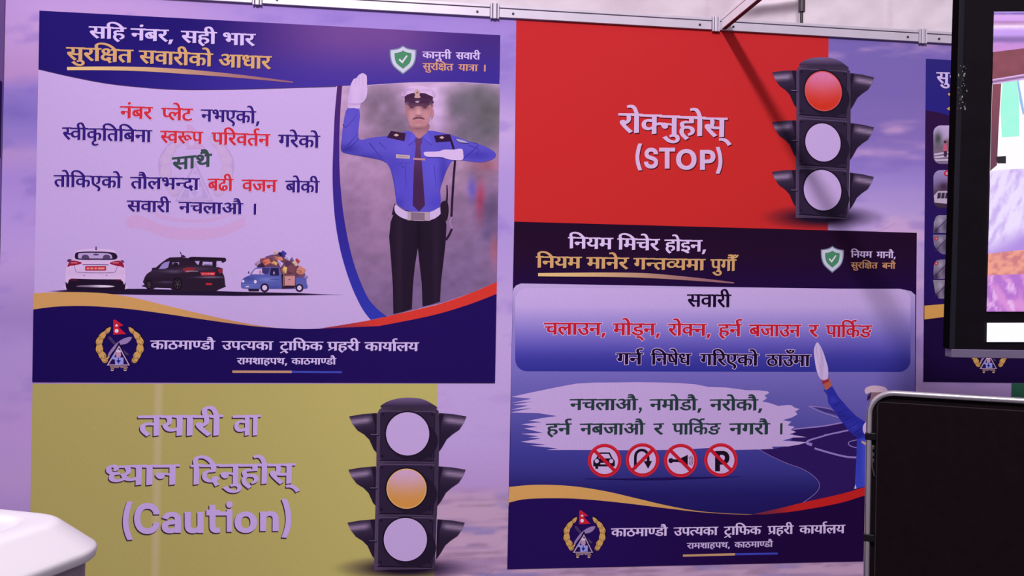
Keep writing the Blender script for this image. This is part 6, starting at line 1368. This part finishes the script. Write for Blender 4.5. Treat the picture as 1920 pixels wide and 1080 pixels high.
for k, (pts, col, nm) in enumerate(thumbs):
    g = Print(); xs_ = [p[0] for p in pts]; ys_ = [p[1] for p in pts]; y0, y1 = min(ys_), max(ys_)
    Y = lambda v: 220 + v / 3.0; X = lambda v: 1730 + v / 3.0
    if nm == 'crossing':
        f = blobs(lambda x, y: ramp([(Y(46), (190, 170, 214)), (Y(120), (180, 156, 196)), (Y(170), (120, 100, 120)), (Y(262), (130, 110, 140))])(y), [(X(85), Y(120), 7, 12, (60, 66, 64), .95), (X(140), Y(140), 6, 6, (110, 80, 86), .8)])
    elif nm == 'bus':
        f = blobs(lambda x, y: ramp([(Y(297), (160, 142, 190)), (Y(370), (130, 110, 160)), (Y(420), (90, 70, 90)), (Y(510), (60, 42, 64))])(y), [(X(120), Y(390), 10, 8, (60, 36, 56), .9)])
    else:
        f = blobs(lambda x, y, c=col: np.tile(np.array(c, float), (len(x), 1)), [(X(75), Y(y1 - 14), 5, 7, (50, 34, 60), .95), (X(125), Y(y0 + 60), 5, 12, (70, 56, 80), .8), (X(100), Y(y0 + 30), 5, 5, (176, 164, 188), .8), (X(70), Y(y0 + 20), 4, 4, (110, 132, 110), .6)])
    g.poly(zX(pts), f, 3, 2.5)
    if nm == 'crossing':
        for q_ in range(3): g.poly(zX([(62 + q_ * 2, 205 + q_ * 16), (150, 190 + q_ * 22), (150, 200 + q_ * 22), (66 + q_ * 4, 214 + q_ * 16)]), (200, 184, 214), 3.6)
        g.poly(zX([(118, 150), (132, 145), (140, 190), (112, 190)]), (196, 92, 120), 4); g.poly(zX(ell(125, 138, 8, n=12)), (70, 40, 56), 4); g.poly(zX([(116, 190), (138, 190), (134, 222), (120, 222)]), (60, 40, 70), 4)
    elif nm == 'bus':
        g.poly(zX([(62, 440), (85, 415), (300, 410), (300, 500), (66, 480)]), (190, 170, 196), 3.6)
        for q_ in range(3): g.poly(zX([(84 + q_ * 22, 425), (102 + q_ * 22, 423), (100 + q_ * 22, 455), (80 + q_ * 22, 457)]), (58, 44, 70), 4)
        g.poly(zX(ell(136, 315, 17, n=20)), (190, 30, 50), 4); g.poly(zX(ell(136, 315, 9, n=14)), (206, 150, 170), 4.2)
    else:
        g.line(zX([(64, y0 + 95), (140, y0 + 20)]), 1.4, (60, 46, 70), 3.6)
        if k in (3, 4): g.poly(zX(ell(76, y0 + 22, 11, n=14)), (196, 50, 66), 4); g.poly(zX(ell(76, y0 + 22, 4, n=10)), (210, 170, 186), 4.2)
    g.build('street_picture', FP, ['pedestrian crossing picture', 'bus picture', 'upper junction picture', 'second junction picture', 'third junction picture', 'lowest junction picture'][k])
g = Print(); g.poly([(1733, 573), (1772, 570), (1900, 572), (1900, 590), (1772, 594), (1733, 599)], (214, 158, 84), 4)
g.build('gold_wave', FP)
g = Print(); g.poly([(1733, 599), (1772, 594), (1900, 590), (2006, 592), (2006, 719), (1731, 716)], (28, 9, 58), 4.4)
g.build('footer_band', FP)
emblem(FP, lambda pts: [(1740 + (725 + (x - 165) * 610 / 750) / 9.0, 620 + (715 - (960 - y) * .8133) / 9.0) for x, y in pts], 5)
t = Text((1660, 0, 3.0)); t.line(((285, 405), (356, 409)), 62, [('सु', 285, 362, PALE)], 5); t.p.poly(Z(1660, 0, 3)([(362, 424), (420, 426), (420, 438), (362, 436)]), PALE, 5)
t.build('heading_lettering', FP)
Print().poly(Z(1660, 0, 3)([(352, 525), (400, 522), (400, 556), (366, 556), (374, 542), (352, 536)]), TAN, 5).poly(Z(1660, 0, 3)([(344, 612), (362, 600), (420, 606), (420, 622), (360, 622)]), TAN, 5).build('gold_lettering', FP)

# green panel corner right of the black board
GP_ = thing('green_panel', anchor(2050, 1100), 'dark green panel whose corner shows under the far right poster', 'poster', 'coloured signal panels on the wall')
g = Print(); g.poly([(1896.5, 718.5), (2160, 722), (2160, 1080), (1890, 1080)], (48, 98, 76), 1); g.build('panel_sheet', GP_)

# left return wall: its print is seen almost edge-on
SIDE = Plane((-1.6105, 0, 0), (1, 0, 0))
def side_print():
    def quad(y0, z0, y1, z1, col, lay):
        n = 12; vs = []; cs = []
        zz = np.linspace(z0, z1, n + 1)
        for z_ in zz: vs += [(-1.6105 + lay * .0004, y0, z_), (-1.6105 + lay * .0004, y1, z_)]
        fs = [(2 * i, 2 * i + 2, 2 * i + 3, 2 * i + 1) for i in range(n)]
        c = np.array([col((z_ - z0) / (z1 - z0)) if callable(col) else col for z_ in zz for _ in (0, 1)], float)
        return np.array(vs), [tuple(reversed(f)) for f in fs], lin(c)
    v, f, c = quad(-2.1, 0.02, 0.0, 2.515, lambda t: tuple(ramp([(0, (120, 100, 170)), (.35, (90, 76, 150)), (.5, (118, 98, 176)), (.62, (146, 122, 190)), (.75, (150, 120, 180)), (.9, (140, 116, 176)), (1, (150, 120, 176))])(np.array([t]))[0]), 0)
    root = link_mesh('side_banner', v, f, PRINT, None, c, loc=(-1.6105, -1.0, 0.02))
    tag(root, 'printed cloth on the left return wall, a thin strip at the photo edge', 'banner')
    for nm, a in (('dark_heading', (-1.9, 1.83, -0.012, 2.14, (50, 30, 92), 1)), ('navy_footer', (-1.9, 0.7, -0.02, 1.12, (48, 34, 116), 1)), ('red_wave', (-1.9, 0.74, -0.045, 0.82, (190, 44, 60), 2))):
        v, f, c = quad(*a); link_mesh(nm, v, f, PRINT, root, c)


side_print()
# ------------------------------------------------------------------ television on its floor stand
TVP = Plane(CAM + FW * 2.2, -FW, 0.0008)
Hd = Vector((FW[0], FW[1], 0)).normalized()


def tv():
    lo = TVP.at(1780, 654); top_z = 2.4; zb = float(lo[2])  # unseen top made taller so its shadow darkens the wall's lower right
    nrm = np.array([-FW[0], -FW[1], 0]); nrm /= np.linalg.norm(nrm); rx = np.array([nrm[1] * -1, nrm[0], 0]); rx = np.array([-nrm[1], nrm[0], 0])
    tl = math.radians(2.1); up = np.array([0, 0, 1.0]) * math.cos(tl) + nrm * math.sin(tl); nrm = nrm * math.cos(tl) - np.array([0, 0, 1.0]) * math.sin(tl)
    W = 1.62; back = -nrm
    base = lo + rx * W / 2
    root = thing('television', (float(base[0] + back[0] * .05), float(base[1] + back[1] * .05), 0.0), 'large lit television with a wide black bezel at the right edge', 'television')
    pl = Plane(lo + nrm * .0012, nrm, 0.001)
    M = Matrix.Identity(4)
    for i in range(3): M[i][0], M[i][1], M[i][2], M[i][3] = rx[i], back[i], up[i], float(lo[i])
    Hh = top_z - zb
    Solid().box(0, 0.002, 0.0, W, 0.036, Hh, 0.003).build('cabinet', simple('matt_black_case', (7, 5, 9), .85, spec=.02), root, M=M)
    Solid().box(0.004, -0.004, -0.022, W - .004, 0.03, -0.0005, 0.0015).build('bottom_trim', TVEDGE, root, 'grey metal strip under the screen', M=M)
    Solid().box(0.0, -0.004, 0.0, 0.012, 0.0015, Hh, 0.001).build('side_trim', simple('dark_slate_trim', (26, 26, 34), .5, spec=.1), root, M=M)
    Solid().box(0.0125, -0.001, 0.0, W, 0.0015, Hh).build('front_glass', BLACK, root, M=M)
    px0 = lambda y: 1863.3 - (y - 22) * (15.5 / 563)
    scr = Print(pl)
    right = 2330
    def scol(x, y):
        n = fbm(x / 22, y / 5, 3)
        c = ramp([(22, (190, 160, 240)), (26, (112, 84, 170)), (29, (222, 168, 240)), (38, (212, 160, 240)), (40, (170, 120, 180)), (48, (226, 180, 230)), (50, (250, 226, 250)), (56, (206, 160, 245)), (66, (196, 154, 240)), (72, (136, 100, 170)), (78, (150, 110, 186)), (82, (200, 140, 220)), (96, (206, 140, 214))])(y + 3 * (n - .5))
        return c
    scr.poly([(px0(22), 22), (right, 20), (right, 90), (px0(98), 98)], scol, 1, 4)
    brown = lambda x, y: mx((150, 74, 92), (122, 58, 72), fbm(x / 14, y / 14, 9))
    scr.poly([(px0(98), 98), (right, 40), (right, 100), (1920, 143), (px0(152), 152)], brown, 2, 6)
    scr.poly([(px0(150), 149), (1920, 139), (right, 96), (right, 112), (1920, 150), (px0(160), 159)], lambda x, y: mx((230, 190, 246), (110, 60, 110), np.exp(-((y - 154 + (x - 1860) * .16) / 2.2) ** 2)), 3, 3)
    scr.poly([(px0(160), 159), (1920, 150), (right, 112), (right, 470), (px0(300), 470), (px0(320), 322)], (255, 250, 255), 2)
    scr.poly([(px0(160), 159), (1876, 157), (1871, 240), (1868, 310), (px0(320), 321)], lambda x, y: mx((132, 66, 84), (100, 50, 74), ss(160, 320, y)), 3, 8)
    scr.poly([(1878, 156), (1905, 152), (1909, 190), (1909, 256), (1877, 258), (1874, 210)], lambda x, y: mx((150, 250, 222), (176, 246, 228), fbm(x / 12, y / 12, 4)), 4, 6)
    scr.poly([(1905, 152), (1908, 152), (1920, 214), (1916, 216), (1910, 190)], (150, 190, 236), 4)
    scr.poly([(1866, 294), (1884, 293), (1884, 307), (1868, 307)], (20, 12, 30), 5)
    cloth_c = lambda x, y: mx(mx((236, 220, 255), (204, 178, 240), ss(.42, .7, fbm((x + y * .35) / 9, (y - x * .2) / 34, 7))), (176, 140, 226), ss(420, 470, y + (x - 1900) * .5))
    scr.poly([(px0(320), 321), (1884, 318), (right, 300), (right, 440), (1900, 470), (px0(476), 476)], cloth_c, 4, 4)
    oc = lambda x, y: mx((238, 160, 140), (206, 120, 130), ss(.4, .66, fbm((x + y) / 12, (y - x * .3) / 10, 12)))
    scr.poly([(px0(476), 476), (1900, 470), (right, 440), (right, 500), (px0(515), 516)], oc, 5, 4)
    pc = lambda x, y: mx(mx((216, 140, 214), (180, 110, 206), ss(.35, .62, fbm((x - y * .4) / 16, y / 26, 14))), (232, 180, 236), ss(.6, .75, fbm((x - y * .3) / 8, y / 30, 17)))
    scr.poly([(px0(516), 515), (right, 499), (right, 584), (px0(585), 584)], pc, 5, 4)
    scr.poly([(1848.5, 605), (right, 604), (right, 641), (1848.0, 641)], (255, 252, 255), 5)
    o = scr.build('screen_picture', root, 'lit screen picture', SCREEN)
    # crumpled clear tape near the bezel's left edge, glints painted as pale flecks
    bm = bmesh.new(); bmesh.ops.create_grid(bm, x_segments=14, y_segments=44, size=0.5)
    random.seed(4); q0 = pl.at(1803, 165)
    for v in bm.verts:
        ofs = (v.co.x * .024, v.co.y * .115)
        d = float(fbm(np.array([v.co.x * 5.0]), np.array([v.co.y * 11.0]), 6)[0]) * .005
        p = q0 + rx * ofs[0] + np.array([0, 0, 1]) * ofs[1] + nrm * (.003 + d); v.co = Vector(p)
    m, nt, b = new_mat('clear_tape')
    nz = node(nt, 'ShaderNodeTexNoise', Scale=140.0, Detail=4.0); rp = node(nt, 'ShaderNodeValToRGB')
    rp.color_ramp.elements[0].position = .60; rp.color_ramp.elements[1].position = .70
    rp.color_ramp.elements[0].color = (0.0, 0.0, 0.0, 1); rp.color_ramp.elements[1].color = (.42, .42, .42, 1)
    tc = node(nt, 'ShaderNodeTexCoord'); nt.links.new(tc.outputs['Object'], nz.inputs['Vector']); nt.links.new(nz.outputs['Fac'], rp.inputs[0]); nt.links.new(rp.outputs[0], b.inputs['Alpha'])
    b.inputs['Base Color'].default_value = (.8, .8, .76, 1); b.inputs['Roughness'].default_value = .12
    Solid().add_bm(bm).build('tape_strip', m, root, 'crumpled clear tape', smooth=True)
    # stand, beyond the photo's right edge
    Solid().box(W / 2 - .05, .038, -zb + .03, W / 2 + .05, .09, Hh * .6, .004).build('stand_column', BLACK, root, M=M)
    Solid().box(W / 2 - .45, -.25, -zb, W / 2 + .45, .4, -zb + .03, .006).build('stand_base', BLACK, root, M=M)


tv()


# ------------------------------------------------------------------ black board with a steel tube frame
def board():
    TL, TR_, BL = (CAM + ray(*q) * d for q, d in (((1625, 729), 1.45), ((1920, 746), 1.346), ((1637, 1080), 1.414)))
    u = (TR_ - TL) / np.linalg.norm(TR_ - TL); n = np.cross(u, BL - TL); n /= np.linalg.norm(n); v = np.cross(n, u)
    if n @ (CAM - TL) < 0: n = -n
    Wd = 0.78; Hh = (TL[2] - 0.10) / abs(v[2])
    if v[2] > 0: v = -v
    M = Matrix.Identity(4)
    for i in range(3): M[i][0], M[i][1], M[i][2], M[i][3] = u[i], v[i], n[i], TL[i]
    mid = TL + u * Wd / 2 + v * Hh
    root = thing('framed_board', (float(mid[0]), float(mid[1]), 0.0), 'black board with a rounded steel tube frame at the lower right', 'board')
    r = 0.0050; R = 0.038
    path = [(x, y, 0) for x, y in rrect(r, r, Wd - r, Hh - r, R, 10)]
    Solid().tube(path, r, 16, True).build('tube_frame', CHROME, root, 'shiny steel tube frame', smooth=True, M=M)
    s_ = Solid(); s_.prism(rrect(.006, .006, Wd - .006, Hh - .006, R - .005, 8), -.012, -.003); s_.build('board_panel', FABRIC, root, M=M)
    pr = rrect(.0175, .021, Wd - .0175, Hh - .021, .006, 4)
    s_ = Solid().tube([(x, y, -.002) for x, y in pr], .0011, 6, True); s_.build('inner_rim', simple('rim_black', (34, 30, 34), .5, spec=.15), root, M=M)
    s_ = Solid().prism(pr, -.006, -.0012); s_.build('front_panel', FABRIC, root, M=M)
    for y_ in (.073, .240, .62):
        Solid().box(-.001, y_, -.009, .0165, y_ + .0125, .0062, .0015).build('frame_clip', BLACK, root, M=M)
    g = Solid()
    for y_ in (.094, .106, .116): g.box(.0085, y_, -.004, .0135, y_ + .007, .002, .0012)
    g.tube([(.010, .10, .001), (.011, .13, .002), (.0145, .145, .001)], .0012, 6)
    g.build('cable_ties', simple('worn_rubber', (40, 38, 40), .5), root, M=M)
    # feet on the floor
    fl = Solid()
    for k in (.14, Wd - .14):
        p = TL + u * k + v * (Hh - .01)
        fl.tube([tuple(p), (p[0], p[1], .012)], .011, 10)
        fl.tube([tuple(np.array([p[0], p[1], .012]) + np.array([n[0], n[1], 0]) * .2), tuple(np.array([p[0], p[1], .012]) - np.array([n[0], n[1], 0]) * .2)], .012, 10)
    fl.build('floor_feet', DULL, root, smooth=True)


board()


# ------------------------------------------------------------------ white plastic pedestal
def pedestal():
    a0 = math.radians(157); e1 = np.array([math.cos(a0), math.sin(a0)]); e2 = np.array([math.cos(a0 + math.pi / 2), math.sin(a0 + math.pi / 2)])
    tip = np.array([-0.399, -2.392]); side = 0.56
    c = tip + (e1 + e2) * side / 2
    root = thing('plastic_pedestal', (float(c[0]), float(c[1]), 0.0), 'white plastic pedestal with a rounded square top in the lower left corner', 'pedestal')

    def ring(half, r, z, n=10):
        return [tuple(c + e1 * x + e2 * y) + (z,) for x, y in rrect(-half, -half, half, half, r, n)]

    def loft(rings, cap0=False, cap1=True):
        s_ = Solid(); m = len(rings[0])
        for rg in rings: s_.v += rg
        for k in range(len(rings) - 1):
            for i in range(m): s_.f.append((k * m + i, k * m + (i + 1) % m, (k + 1) * m + (i + 1) % m, (k + 1) * m + i))
        if cap0: s_.f.append(tuple(range(m))[::-1])
        if cap1: s_.f.append(tuple((len(rings) - 1) * m + i for i in range(m)))
        return s_
    h = side / 2
    loft([ring(h - .012, .07, 0.0), ring(h - .012, .07, 0.3), ring(h - .012, .07, .6), ring(h - .010, .07, .92)], True, True).build('body', simple('shaded_plastic', (124, 108, 126), .5), root, smooth=True)  # shade of the turned-away side put into the body colour
    loft([ring(h - .008, .07, .921), ring(h - .002, .072, .9225), ring(h, .072, .925), ring(h + .001, .072, .9335), ring(h + .0005, .072, .937), ring(h - .0015, .071, .9395), ring(h - .0045, .070, .9425), ring(h - .033, .062, .9725), ring(h - .036, .061, .9755), ring(h - .039, .060, .9775), ring(h - .043, .059, .979), ring(h - .050, .057, .9798), ring(h - .070, .051, .980), ring(h - .073, .050, .9793), ring(h - .076, .049, .976), ring(h - .079, .048, .9735), ring(h - .086, .046, .973), ring(h - .12, .036, .973)], True, True).build('lid', PLASTIC, root, 'white lid with a recessed top', smooth=True)


pedestal()
